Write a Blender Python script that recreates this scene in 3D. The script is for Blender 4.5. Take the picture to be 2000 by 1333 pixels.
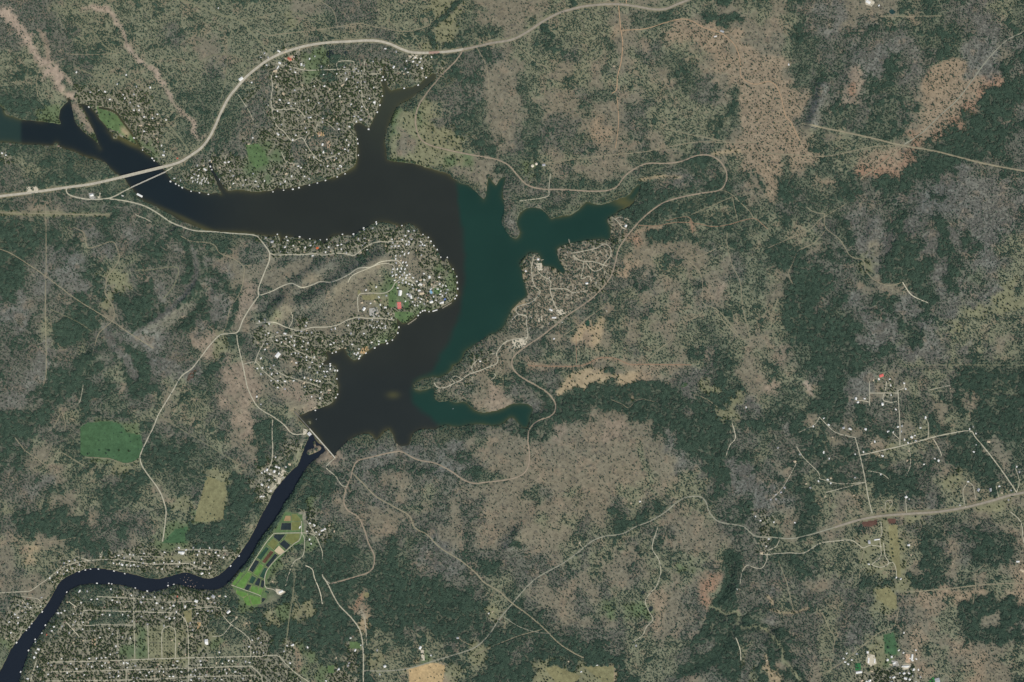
import bpy, bmesh, math, random
import numpy as np
from mathutils import Vector, Matrix
random.seed(7)
RNG = np.random.default_rng(11)
# ------------------------------------------------------------------ camera, sky, sun, exposure
scene = bpy.context.scene
for o in list(bpy.data.objects):
    bpy.data.objects.remove(o, do_unlink=True)
MPP = 4.5                       # metres per photograph pixel (the dam is about 470 m long)
CAM_H = 18000.0
cam_data = bpy.data.cameras.new('camera')
cam = bpy.data.objects.new('camera', cam_data)
scene.collection.objects.link(cam)
cam.location = (0, 0, CAM_H)
cam_data.sensor_width = 36.0
cam_data.lens = CAM_H * 36.0 / (2000 * MPP)
cam_data.clip_start = 500.0
cam_data.clip_end = 90000.0
scene.camera = cam
SUN_AZ, SUN_EL = 140.0, 46.0
world = bpy.data.worlds.new('World')
scene.world = world
world.use_nodes = True
nt = world.node_tree
nt.nodes.clear()
wo = nt.nodes.new('ShaderNodeOutputWorld')
bg = nt.nodes.new('ShaderNodeBackground')
sky = nt.nodes.new('ShaderNodeTexSky')
sky.sky_type = 'NISHITA'
sky.sun_disc = False
sky.sun_elevation = math.radians(SUN_EL)
sky.sun_rotation = math.radians(SUN_AZ)
bg.inputs['Strength'].default_value = 0.15
nt.links.new(sky.outputs['Color'], bg.inputs['Color'])
nt.links.new(bg.outputs['Background'], wo.inputs['Surface'])
sun_data = bpy.data.lights.new('sun', 'SUN')
sun_data.energy = 3.5
sun_data.angle = math.radians(0.53)
sun_data.color = (1.0, 0.95, 0.88)
sun = bpy.data.objects.new('sun', sun_data)
scene.collection.objects.link(sun)
sd = Vector((math.sin(math.radians(SUN_AZ)) * math.cos(math.radians(SUN_EL)),
             math.cos(math.radians(SUN_AZ)) * math.cos(math.radians(SUN_EL)),
             math.sin(math.radians(SUN_EL))))
sun.rotation_euler = sd.to_track_quat('Z', 'Y').to_euler()
sun.location = (0, 0, 3000)
scene.view_settings.view_transform = 'Standard'
scene.view_settings.look = 'None'
scene.view_settings.exposure = 0.0
scene.view_settings.gamma = 1.0
scene.view_settings.use_curve_mapping = False
scene.render.engine = 'CYCLES'
scene.render.resolution_x, scene.render.resolution_y = 1024, 682
C = scene.collection

# ------------------------------------------------------------------ helpers
def lin(r, g, b):
    f = lambda v: (v / 255.0) / 12.92 if v <= 10 else (((v / 255.0) + 0.055) / 1.055) ** 2.4
    return np.array([f(r), f(g), f(b)], dtype=np.float32)
LIT = np.array([1.12, 1.16, 1.28], np.float32)      # what a sunlit white surface shows under this sun and sky
def alb(r, g, b):
    return np.clip(lin(r, g, b) / LIT, 0.004, 0.8)

def W(px, py):
    return ((px - 1000.0) * MPP, (666.5 - py) * MPP)

def pts(s):
    out = []
    for tok in s.split():
        a = tok.split(',')
        out.append((float(a[0]), float(a[1])))
    return out

def tag(o, label, cat, group=None, kind=None):
    o['label'] = label
    o['category'] = cat
    if group: o['group'] = group
    if kind: o['kind'] = kind
    return o

def link(name, me, parent=None, mat=None):
    o = bpy.data.objects.new(name, me)
    C.objects.link(o)
    if parent is not None: o.parent = parent
    if mat is not None and not me.materials: me.materials.append(mat)
    return o

def empty(name, loc=(0, 0, 0), rz=0.0, sc=(1, 1, 1)):
    o = bpy.data.objects.new(name, None)
    C.objects.link(o)
    o.location = loc; o.rotation_euler = (0, 0, rz); o.scale = sc
    o.empty_display_size = 5
    return o

class MB:
    def __init__(s): s.v = []; s.f = []
    def add(s, vs, fs):
        k = len(s.v); s.v += [tuple(v) for v in vs]; s.f += [tuple(i + k for i in f) for f in fs]; return s
    def box(s, x0, x1, y0, y1, z0, z1, M=None):
        vs = [(x0, y0, z0), (x1, y0, z0), (x1, y1, z0), (x0, y1, z0), (x0, y0, z1), (x1, y0, z1), (x1, y1, z1), (x0, y1, z1)]
        if M is not None: vs = [tuple(M @ Vector(v)) for v in vs]
        return s.add(vs, [(0, 3, 2, 1), (4, 5, 6, 7), (0, 1, 5, 4), (1, 2, 6, 5), (2, 3, 7, 6), (3, 0, 4, 7)])
    def tube(s, p, q, r0, r1, n=6):
        p, q = Vector(p), Vector(q); d = (q - p).normalized()
        a = d.orthogonal().normalized(); b = d.cross(a)
        vs = []
        for c, r in ((p, r0), (q, r1)):
            for i in range(n):
                t = 2 * math.pi * i / n
                vs.append(c + (a * math.cos(t) + b * math.sin(t)) * r)
        fs = [(i, (i + 1) % n, n + (i + 1) % n, n + i) for i in range(n)]
        fs += [tuple(range(n - 1, -1, -1)), tuple(range(n, 2 * n))]
        return s.add(vs, fs)
    def mesh(s, name, mat=None, smooth=False):
        me = bpy.data.meshes.new(name)
        me.from_pydata(s.v, [], s.f); me.update()
        if smooth: me.polygons.foreach_set('use_smooth', [True] * len(me.polygons))
        if mat: me.materials.append(mat)
        return me
    def obj(s, name, mat, parent=None, smooth=False):
        return link(name, s.mesh(name, mat, smooth), parent)

# ------------------------------------------------------------------ materials
def new_mat(name):
    m = bpy.data.materials.new(name); m.use_nodes = True
    n = m.node_tree; n.nodes.clear()
    out = n.nodes.new('ShaderNodeOutputMaterial')
    b = n.nodes.new('ShaderNodeBsdfPrincipled')
    n.links.new(b.outputs[0], out.inputs[0])
    b.inputs['Roughness'].default_value = 0.95
    b.inputs['Specular IOR Level'].default_value = 0.1
    return m, n, b

def noise_node(n, scale, detail=3, coord='Object'):
    tc = n.nodes.new('ShaderNodeTexCoord')
    t = n.nodes.new('ShaderNodeTexNoise')
    t.inputs['Scale'].default_value = scale; t.inputs['Detail'].default_value = detail
    n.links.new(tc.outputs[coord], t.inputs['Vector'])
    return t

def mat_noise(name, col, var=0.25, scale=0.08, rough=0.95, spec=0.1, detail=4):
    m, n, b = new_mat(name)
    t = noise_node(n, scale, detail)
    r = n.nodes.new('ShaderNodeMapRange')
    r.inputs[1].default_value = 0.3; r.inputs[2].default_value = 0.7
    r.inputs[3].default_value = 1 - var; r.inputs[4].default_value = 1 + var
    n.links.new(t.outputs[0], r.inputs[0])
    mx = n.nodes.new('ShaderNodeVectorMath'); mx.operation = 'SCALE'
    mx.inputs[0].default_value = tuple(float(c) for c in col)
    n.links.new(r.outputs[0], mx.inputs['Scale'])
    n.links.new(mx.outputs[0], b.inputs['Base Color'])
    b.inputs['Roughness'].default_value = rough; b.inputs['Specular IOR Level'].default_value = spec
    return m

def mat_crown(name, col_a, col_b, scale=0.35):
    m, n, b = new_mat(name)
    oi = n.nodes.new('ShaderNodeObjectInfo')
    mix = n.nodes.new('ShaderNodeMix'); mix.data_type = 'RGBA'
    mix.inputs[6].default_value = (*[float(c) for c in col_a], 1)
    mix.inputs[7].default_value = (*[float(c) for c in col_b], 1)
    n.links.new(oi.outputs['Random'], mix.inputs[0])
    t = noise_node(n, scale, 2)
    r = n.nodes.new('ShaderNodeMapRange')
    r.inputs[1].default_value = 0.3; r.inputs[2].default_value = 0.7
    r.inputs[3].default_value = 0.6; r.inputs[4].default_value = 1.4
    n.links.new(t.outputs[0], r.inputs[0])
    mx = n.nodes.new('ShaderNodeVectorMath'); mx.operation = 'SCALE'
    n.links.new(mix.outputs[2], mx.inputs[0]); n.links.new(r.outputs[0], mx.inputs['Scale'])
    n.links.new(mx.outputs[0], b.inputs['Base Color'])
    return m

def mat_attr(name, fine, coarse, amp, rough=0.95, spec=0.1, bump=0.0):
    m, n, b = new_mat(name)
    a = n.nodes.new('ShaderNodeAttribute'); a.attribute_name = 'col'
    t1 = noise_node(n, fine, 4); t2 = noise_node(n, coarse, 4)
    ad = n.nodes.new('ShaderNodeMath'); ad.operation = 'ADD'
    n.links.new(t1.outputs[0], ad.inputs[0]); n.links.new(t2.outputs[0], ad.inputs[1])
    r = n.nodes.new('ShaderNodeMapRange')
    r.inputs[1].default_value = 0.7; r.inputs[2].default_value = 1.3
    r.inputs[3].default_value = 1 - amp; r.inputs[4].default_value = 1 + amp
    n.links.new(ad.outputs[0], r.inputs[0])
    mx = n.nodes.new('ShaderNodeVectorMath'); mx.operation = 'SCALE'
    n.links.new(a.outputs['Color'], mx.inputs[0]); n.links.new(r.outputs[0], mx.inputs['Scale'])
    n.links.new(mx.outputs[0], b.inputs['Base Color'])
    b.inputs['Roughness'].default_value = rough; b.inputs['Specular IOR Level'].default_value = spec
    if bump:
        bp = n.nodes.new('ShaderNodeBump'); bp.inputs['Strength'].default_value = bump
        bp.inputs['Distance'].default_value = 2.0
        n.links.new(t1.outputs[0], bp.inputs['Height']); n.links.new(bp.outputs[0], b.inputs['Normal'])
    return m
# ------------------------------------------------------------------ land-cover maps (photograph pixel = 4.5 m)
MG = 100                                     # margin beyond the frame, in map cells
HW, HH = 2000 + 2 * MG, 1334 + 2 * MG
XX, YY = np.meshgrid(np.arange(HW, dtype=np.float32) - MG, np.arange(HH, dtype=np.float32) - MG)

def vnoise(cell, seed, octv=1, h=HH, w=HW):
    out = np.zeros((h, w), np.float32); amp = 1.0; tot = 0
    for k in range(octv):
        c = cell / 2 ** k
        r = np.random.default_rng(seed * 31 + k)
        L = r.random((int(h / c) + 3, int(w / c) + 3), dtype=np.float32)
        y = np.arange(h) / c; x = np.arange(w) / c
        y0 = y.astype(int); x0 = x.astype(int)
        fy = (y - y0).astype(np.float32); fx = (x - x0).astype(np.float32)
        fy = fy * fy * (3 - 2 * fy); fx = fx * fx * (3 - 2 * fx)
        A = L[y0] * (1 - fy)[:, None] + L[y0 + 1] * fy[:, None]
        out += amp * (A[:, x0] * (1 - fx) + A[:, x0 + 1] * fx)
        tot += amp; amp *= 0.55
    return out / tot

def window(x0, y0, x1, y1):
    a = max(int(x0) + MG, 0); b = min(int(x1) + MG + 2, HW)
    c = max(int(y0) + MG, 0); d = min(int(y1) + MG + 2, HH)
    return (slice(c, d), slice(a, b)) if (b > a and d > c) else None

def seg_d2(X, Y, p, q):
    dx, dy = q[0] - p[0], q[1] - p[1]
    L = dx * dx + dy * dy + 1e-9
    t = np.clip(((X - p[0]) * dx + (Y - p[1]) * dy) / L, 0, 1)
    return (X - p[0] - t * dx) ** 2 + (Y - p[1] - t * dy) ** 2

def line_dist(P, maxd, closed=False):
    D = np.full((HH, HW), maxd * maxd, np.float32)
    n = len(P)
    for i in range(n if closed else n - 1):
        p, q = P[i], P[(i + 1) % n]
        w = window(min(p[0], q[0]) - maxd, min(p[1], q[1]) - maxd, max(p[0], q[0]) + maxd, max(p[1], q[1]) + maxd)
        if w is None: continue
        D[w] = np.minimum(D[w], seg_d2(XX[w], YY[w], p, q))
    return np.sqrt(D)

def poly_mask(P, warp=None):
    xs = [p[0] for p in P]; ys = [p[1] for p in P]
    M = np.zeros((HH, HW), bool)
    w = window(min(xs), min(ys), max(xs), max(ys))
    if w is None: return M
    X, Y = XX[w], YY[w]; m = np.zeros(X.shape, bool)
    if warp is not None: X, Y = X + warp[0][w], Y + warp[1][w]
    for i in range(len(P)):
        (x0, y0), (x1, y1) = P[i], P[(i + 1) % len(P)]
        if y0 == y1: continue
        m ^= ((y0 > Y) != (y1 > Y)) & (X < (x1 - x0) * (Y - y0) / (y1 - y0) + x0)
    M[w] = m
    return M

def smooth_line(P, step=2.0, closed=False):
    out = []; n = len(P)
    g = (lambda i: P[i % n]) if closed else (lambda i: P[min(max(i, 0), n - 1)])
    for i in range(n if closed else n - 1):
        p0, p1, p2, p3 = g(i - 1), g(i), g(i + 1), g(i + 2)
        L = math.hypot(p2[0] - p1[0], p2[1] - p1[1])
        k = max(1, int(L / step))
        for j in range(k):
            t = j / k
            out.append(tuple(0.5 * (2 * p1[a] + (p2[a] - p0[a]) * t + (2 * p0[a] - 5 * p1[a] + 4 * p2[a] - p3[a]) * t * t
                             + (3 * p1[a] - p0[a] - 3 * p2[a] + p3[a]) * t ** 3) for a in (0, 1)))
    if not closed: out.append(P[-1])
    return out
smoothstep = lambda a, b, x: (lambda t: t * t * (3 - 2 * t))(np.clip((x - a) / (b - a), 0, 1))

# letter: ground colour as seen, evergreen cover, bare grey brush cover
CLS = {
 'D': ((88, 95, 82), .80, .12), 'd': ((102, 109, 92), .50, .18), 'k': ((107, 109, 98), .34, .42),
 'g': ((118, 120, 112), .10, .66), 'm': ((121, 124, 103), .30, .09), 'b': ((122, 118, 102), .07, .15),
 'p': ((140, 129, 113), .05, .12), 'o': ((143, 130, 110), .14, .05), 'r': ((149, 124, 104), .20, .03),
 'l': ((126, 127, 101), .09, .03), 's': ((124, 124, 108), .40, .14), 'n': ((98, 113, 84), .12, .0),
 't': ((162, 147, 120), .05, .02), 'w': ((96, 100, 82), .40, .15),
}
KEYS = list(CLS)
ROWS_A = """kkkkmmmmmmmmmmmmmmmm kkkkkmmmmmmmmmmmmmmm kkkkkkmmmmmmmkmmmmmm kkmkkkdmmmmmmkmbbmmm mmmmkkkdmmmmmmmbbkmm
mmmmmdkmmmmmmmmmkmmm mmmmmddmmmmmmmmmdmmm DDdmmdssssssmmddddds DDDDndssssssmmdddddk wdDnnwsssssssmdddddk
wwwwwwwnsssssmddddkk dddwwwwwnssssmmmdkks smdDddwwwwsssmmksssn kmmdddddddwwwwsssssn kkdddddddwwwwwwwssss
dkkkkkkkddddwwwwwwww dkbbbkddkkkddwwwwwww DDDdkdkkDkkkddkwwwww DDDDDmkgDkgkkkkDddww DDDkgDmkgkkDDkgkdDbk
DDkgkggDmmmkDkDDgbbk DDkgggDdllkkkkkDDgbb DDkgkggDklkDgkkDgDbp DgkkkkDklDDDgkkDggpp ggkkkDDDbkDDkkkDggpb
kgkmDDDDkkkkkkDgkkbb kkkmDDDkdggggkkpplDk kkkgkkmdkDDggkkdplmk kkkgkkdDkmDDggkkdkpp kkggDDDkmmDDkgggdkpp
kggDDDDDDkkDkmmddkpp ggkDDkDkddkkmbmmkpbp DDDDkmdkkkmmmbmmkkpp DDDkkkkknnndkkkmmkbp DkmkkddnnnlkDdkkmmbb
DDbbmddnnnlDDDDddkkb kDbmbmdmmlmddDddddmk kkkgbdmmkDDdmdddllDD kkgkdbmdDDDmbmdkllDD mkkmbbmmDdmmmllmllDD
kDDDDDkbkkkkmmmnlDDd kDDDDDDkkDkkmnnnDDDm bmmbbdDDkkbmnnnDDDdw bmtmdmkDsssssssssssw bkmmssswwwssssssswwn
bbbdswwwwwwwwwwwwwwn bkbbwwdddssssssssddn ksssswssssssssssssDn sssswssdddssssssdddd ssswsssssslllllslddd
nswsssssssslllslnmms dwwssssssslllllsmmmm wwssssssssssssssssss wwssssssssssssssssss""".split()
ROWS_B = """mmmbbkkkkmmmmlllmdbb mmlmmdkkkmmmmmlldbbb mmmmmmmmmkkmmmlldddb mmmmkkkkkkkmmlmDdmmb smssnnDdkkkkssmDkkkb
ksssnDsssssksssDkkbb ksssssssssswdddwkkbb kssssssssswwwwkkkkbb kssssksssswwdlmkkdbb ksssssssswwwnlkkddbb
ssssskksswwnllldddbb nsskkksswwwnllllmDDb nnskssssswwnllllnbbd nsssssswwwwwwwwbbbbD sssswwwwwwwwwwwwwbbk
wwwwwwwwwwwwwwwwwkkk wwwwwwwwwwwwwwwwwwwk wwwwwwwwwwwwwwwwwwwg sssssssssssssswwwwwk ksssssssskssssbwwwww
bbkkkkkkkbbbbsswwwww bbkkbkkkbbmmbssnwwww kbbkkkbbblnlsssnwwww kkbkkkbbbllnsssswwww mlbkkbbbbsssnnsswwww
sbksbbbssssnnwwwwwww sssssssssnnswwwwwkbb kkssssswwwwwwwwwdskb mkbsskswwwwwwwwwksbb bsskmswwwwwwwwkksbmd
bbppssswwwwwwwwbkbpk mkbbpsswwwwwwwwwwbpp kmmbpwwwwwwwwwwwwwwk DDkmwwwwwwwwwkwwDkbb DDkkwpwwwkkkwkkgbdbb
DksmwppkkggggkgkDbbb ssDwwkkkggkkkkgggkbb ssswDDkkgkbbkkkkkddb ssDwDdkkkkkbkmkkbbbb DwwDnkbkkgkkmbkbkkbb
wDnsskkkbbbbkkkbkkbb Dnnnssdkkbbkkkbbkbbb nnnmdDDdkkDkdggbkbbg nnmdDDDDddDdkgkkkkkk nnmDDDDDddDDDkggkDDk
nmDDDDDDDDDDDDDkkkmm nDDmDDDdbDDDDDDDDkmm DmDlDDDooDDDDDDDDDlm DlDDDDDDtDDDDDDDDDkm sDDDDDDDdmdDkDDDDkDD
sDsnDDDsmmddmmmkDlDD sssmnddsDlmmdnmDmlDD sssnmnsmDmmmttolmmDD ssssmnssDmmmttolDDDk""".split()
ROWS_C = """bbbmmmmmmbbbmmmmbbmd bbmmmmmmbddddmbDDDbm bmdmmmmmobmmooooobbb mmddmmmdbbbkmmboobbb mmmmkmmmbmkdddmboobb
bmmbbmbdbmmbdDdboobb bdmmmmbmmmmmbddkbooo bdmbbkddbbmmmmkkbdob bdbbbdbbbdkmmmmmmdkp bdkkkbobbkdmmmmmmdop
kdkkkdoobdkbmmmmdbod kdkkdkbbbbkbmmkkdooD ddmbmmbbbdddbDDdbmod dndbkbbbbkddkddkddDb kkkdddddddDkkgkDDkbd
dddkkddwwdDDddddddbd dgdddwwwDDDDdddmmddm kwwwwwwskdddddmddddd kwwwwwwwsrbDDddddddm wwwsssssdbbbbbbkmDDm
stwtsssskobmkbbmbkmd sttsssssokkmmbmbbkmd ssssmsskkkkbbmkbpmmd sssskkkddmbmbmbkbmmm skssdkdbdkkmbmmmdmmm
kkkkdotdmbmbbmddmbmm bkkbkotbdbmmbmmddmbb kkmmdmmmmkmmmbDkdmbm dobkmdbbmbbmbbmkDdbm kkkkmttDbtobkkgkDdbb
gkdkttddttDDkgklDDbb DgkdDDDDDDDDDkbDDlgm DDDDDDbbbDDDDDDmllkd DDdpbbbppbbDDDDDDmDD bbbbbbbbbbbbgDDDDkkd
bbbbbbbbbbbbbgDDDDDm bbbbbbbbbbbbbgkDDggD bbbbbbbbbbmbbmmkDggk bdkbmbbbmmbbmmmkDggg bbbbbbbbkmkDkmmmkkDg
bbmbmkbdDDDmbbbmkdks kbbbbkmddmkkkbbbkkks Dbbbmmkmmkmdbbbbbkks kkkbmkmmbbmmdmmbmDkk kkkkkbmbbkbmmnmkmDkk
kkbkbbbkbkmmbmbrkDkk dbbbbkbkmmmobbkrdDkk DkbbbkmnmnnobkkkDDkk DDkkbbkbkmkobbkmDDDd DDDDkkkkkmmbbkpDDDkk
kkDDDkDkkmmmmmkkkDmk kDDDDDDDDmmmmkDbDDlk DDllDlltDmmmmDkkDDld DDllDlltDDmmkkbkkDlD""".split()
ROWS_D = """bdkkggbbbbddddkgkmmd bmdkkgbkkmmoddkkgkmd bmDkggkkkkkddDdkggkd bmddkkkkgggkdDdgggkg bmddkdkggDkgkDdgggbD
obdddkkggDkgkmogggDk oodkkkpkddkkooooorDD oookkkpkkddboooorDDD oookkddkddkdooorDDDk ookkddkkddkboorDDDkD
oobdbmmddddrorDDDDDk oooddmmmmmbrdDDDDDkk odoodmmooorDDDDDDkDk odbddddrrrDDDDDgkkkk oDddoDDkDDDkkggggggk
oDkdddDkkDgkgDgggggg dkddmdkgkkDkgggggggk mDmmkDgkgDDgkDkggggk dmmmkdDgggDDgDgDggkm DDDbDkkgbgDDgDkkDgmm
DDDkkkdlgDDDDgDkggkm mbDDkkkdbDDDDgDkdkmm bDDDDkkbbbbDDgDgkglm bDDDkDgkDDgDDkgkglll mDDDDdkgkDggDkgmlmlm
mDDDDDDkggDkgmlmmmmm mdDDDDDgggdDgkmmmmbd bpdDDDDDDDggggmgmkmm dbdDDDDDkkmmkkmkddDd dmmkDDggmbkkmmkDDDDD
pddmDDggbsbmkmkDDDdD ddmDDDgbkkkdkbDbDdDD DDDbDDkDkkkdkbmmDDDD DgDddkbbDkbmmDmdDDDD kkkdmbkkblmmmkddDbdd
kkDdkkDkmmmmkkbDDbbd kbkkkdkDDDkkkbDDDDbk kkDmdDkDDDDDkmlmDDkm gkDDmbmmDdDDkkmbmDmm ggkDmbbmmmkkgkmmlllb
mbDdmbmbmlklkddkbbmm mbdDbbmkmlmkddkDkkbb dmmmmmmllllmDkbkDDDb ddDdmmmlmllmDdbkDDDb kddkmmmmlmlbDDbmdmbo
kkkbbkmDdDlDDDkdbmmo gmkkkkkdllkoooooomoo kmkkmmkkllkbobmDDDDD gkkkmkkkmkkbbmmDbDDk kDkkmkgkmdbobmmDDDDk
DkDkmdgmlnbomboobbbm Dbkkmkmmlnbobmbbobmm tDkbmmmsssssommmobbm DbkbdmmsssssmmbbobbD""".split()
GRID = np.zeros((54, 80), np.int32)
for R, c0 in ((ROWS_A, 0), (ROWS_B, 20), (ROWS_C, 40), (ROWS_D, 60)):
    assert len(R) == 54, (c0, len(R))
    for r, s in enumerate(R):
        s = (s + s[-1] * 20)[:20]
        for c, ch in enumerate(s): GRID[r, c0 + c] = KEYS.index(ch)
wx = (vnoise(36, 1, 2) - .5) * 34 + (vnoise(7, 2, 2) - .5) * 32
wy = (vnoise(36, 3, 2) - .5) * 34 + (vnoise(7, 4, 2) - .5) * 32
def refl(i, n):
    i = np.abs(i); return np.where(i >= n, 2 * n - 1 - i, i).clip(0, n - 1)
ci = refl(np.floor((XX + wx) / 25).astype(int), 80)
ri = refl(np.floor((YY + wy) / 25).astype(int), 54)
CL = GRID[ri, ci]
CL0 = CL.copy()
del ci, ri

PAINT = np.zeros((HH, HW), bool)
WRP = ((vnoise(18, 5, 3) - .5) * 30, (vnoise(18, 6, 3) - .5) * 30)
def paint_poly(s, ch, jag=1.5):
    P = pts(s)
    if jag:
        xs = [p[0] for p in P]; ys = [p[1] for p in P]
        P = smooth_line(P, 3, True) if jag > 2 else P
    m = poly_mask(P, WRP if ch in 'DdkgmbporlnsteDa' else None); CL[m] = KEYS.index(ch); PAINT[m] = True
NZ6 = vnoise(6, 9, 2) - .5
def paint_line(s, wd, ch, jag=1.0):
    P = smooth_line(pts(s), 4)
    if ch == 'q':
        d = line_dist(P, wd * 2 + 8) + NZ6 * wd * 2.6 + (vnoise(13, 19, 2) - .45) * wd * 1.6
    else: d = line_dist(P, wd * 2 + 8) + NZ6 * wd * 1.3 * jag
    CL[d < wd] = KEYS.index(ch); PAINT[d < wd] = True
# granite streaks, creek beds, tree-lined creeks
CLS['q'] = ((162, 147, 131), .05, .06); KEYS.append('q')      # bare pale granite
CLS['e'] = ((124, 117, 101), .42, .08); KEYS.append('e')      # trodden pale campground under oaks
CLS['y'] = ((132, 135, 108), .05, .02); KEYS.append('y')      # pale dry creek bed
CLS['h'] = ((128, 126, 94), .005, .0); KEYS.append('h')       # mown hay field
CLS['f'] = ((70, 99, 70), .01, .0); KEYS.append('f')         # green crop field
CLS['c'] = ((90, 113, 76), .0, .0); KEYS.append('c')          # bright lawn without trees
CLS['x'] = ((180, 157, 118), .015, .0); KEYS.append('x')      # ploughed tan field
CLS['z'] = ((96, 74, 66), .0, .0); KEYS.append('z')           # dark red plots
CLS['v'] = ((122, 121, 100), .0, .0); KEYS.append('v')         # mown verge of a highway
CLS['a'] = ((152, 147, 130), .08, .0); KEYS.append('a')       # bare pale camp ground
for s, w_, ch in [
 ('-20,8 5,25 25,40 45,58 58,80', 11, 'q'), ('58,80 66,100 78,120 84,128', 7, 'q'), ('78,60 90,80 95,115', 5, 'p'),
 ('165,15 185,17 212,19', 5, 'q'), ('212,19 226,40 240,60 246,88', 5, 'q'), ('246,88 262,108 280,125 304,140', 4, 'q'),
 ('304,140 316,162 334,190', 4.5, 'q'), ('334,190 350,215 374,233 380,258 388,275 402,262', 4, 'q'),
 ('95,140 108,152 120,160', 15, 'q'), ('118,176 135,188 143,192', 7, 'q'), ('145,205 165,235 180,255', 7, 'p'),
 ('905,-10 888,12 868,32 848,48 838,62 846,85 850,100', 5, 'D'), ('838,62 825,70', 4, 'D'),
 ('850,110 848,150', 4, 'D'), ('410,258 418,275 410,300 404,320', 4, 'k'),
 ('1425,1085 1424,1135 1405,1175 1395,1186 1422,1203 1444,1201 1445,1224 1480,1225 1505,1236 1530,1270 1548,1308 1570,1340', 11, 'D'), ('1430,1225 1415,1255 1390,1285 1340,1310', 11, 'D'), ('1395,1190 1375,1235 1350,1262', 8, 'D'), ('1500,1235 1470,1270 1450,1335', 9, 'k'), ('1444,1201 1462,1160 1490,1130 1520,1115', 7, 'k'), ('1545,1300 1580,1270 1590,1240', 6, 'k'),
 ('1385,1185 1400,1190 1422,1203 1434,1195 1444,1201 1441,1220 1455,1227 1478,1225 1500,1232', 2.6, 'y'),
 ('1500,1188 1520,1195 1545,1198 1580,1188', 1.8, 't'), ('1500,1165 1510,1180', 3, 't'),
 ('1500,1235 1512,1247 1528,1268 1530,1290 1548,1308 1566,1335', 2.6, 'y'),
 ('1420,1090 1428,1110 1424,1135 1418,1150 1428,1170', 8, 'D'), ('1415,1105 1425,1130', 6, 'D'),
 ('1495,1280 1500,1300 1508,1333', 3, 't'),
 ('1250,352 1290,345 1330,347', 2, 't'), ('1390,302 1420,297 1450,296', 3, 't'), ('1465,335 1480,365 1490,385', 5, 'b'),
 ('1590,242 1585,220 1600,190 1612,168', 10, 'g'), ('1570,232 1580,205 1598,178', 6, 'k'),
 ('1668,140 1672,165', 13, 'p'), ('1665,168 1664,180', 7, 'r'), ('1575,750 1583,770', 4, 'q'),
 ('1260,940 1275,960 1300,985 1312,998', 3, 'm'), ('1245,860 1258,905 1280,940', 5, 'm'),
 ('520,545 560,530 600,515', 12, 'b'), ('600,590 640,560 665,535 690,515', 9, 'k'), ('510,600 535,580', 10, 'k'),
 ('585,600 575,625 570,640', 5, 'k'),
 ('355,465 375,490 385,520 380,550 350,590 320,615 300,630', 7, 'g'), ('345,455 365,480 372,515 362,550', 6, 'D'),
 ('390,500 395,530 380,570 350,600', 4, 'D'), ('320,600 290,625 262,640', 6, 'D'),
 ('205,640 222,675 245,700 262,735', 8, 'g'), ('300,710 320,705 325,725', 9, 'g'),
 ('150,725 165,710 180,700', 7, 'D'), ('470,560 455,620 445,640', 6, 'D'),
 ('603,880 612,876 622,870 625,882 612,888', 5, 'p'), ('622,900 640,890 650,900', 7, 'p'),
 ('470,585 500,600', 5, 'p'), ('1090,770 1105,755 1115,735', 5, 't'), ('1140,735 1165,735 1210,735 1222,740', 3.5, 't'),
 ('1030,700 1045,712 1130,716 1180,700 1235,714 1330,715', 3, 'o'), ('1225,470 1250,450 1290,445', 4, 'o'), ('1225,520 1222,540', 5, 'o'),
 ('1140,640 1130,655 1122,665', 7, 't'), ('1350,430 1353,452', 3, 'r'), ('1380,1150 1385,1135 1390,1150', 5, 'r'),
 ('1042,502 1048,515 1055,525', 4, 'a'), ('1035,540 1045,560', 3, 'a'), ('1120,505 1150,512 1175,510', 3, 'a'),
 ('1090,485 1080,500 1090,515', 4, 'p'), ('1205,428 1220,438', 5, 'a'), ('1075,615 1095,608', 6, 'a'), ('1050,625 1060,620', 4, 'a'),
 ('1000,680 1020,668 1032,662', 6, 'a'), ('1000,605 1015,598 1022,592', 5, 't'),
 ('695,1185 700,1175 710,1160', 5, 'r'), ('705,1195 712,1205', 4, 'a'),
 ('578,1265 585,1290 583,1310', 4, 'o'), ('0,417 100,419 210,421', 4, 'l'), ('555,917 550,924', 4, 'a'), ('535,945 528,960', 4, 'a'),
 ('520,920 540,928 548,938', 4, 'a'), ('235,1110 160,1122', 3, 's')]:
    paint_line(s, w_, ch)
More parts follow.
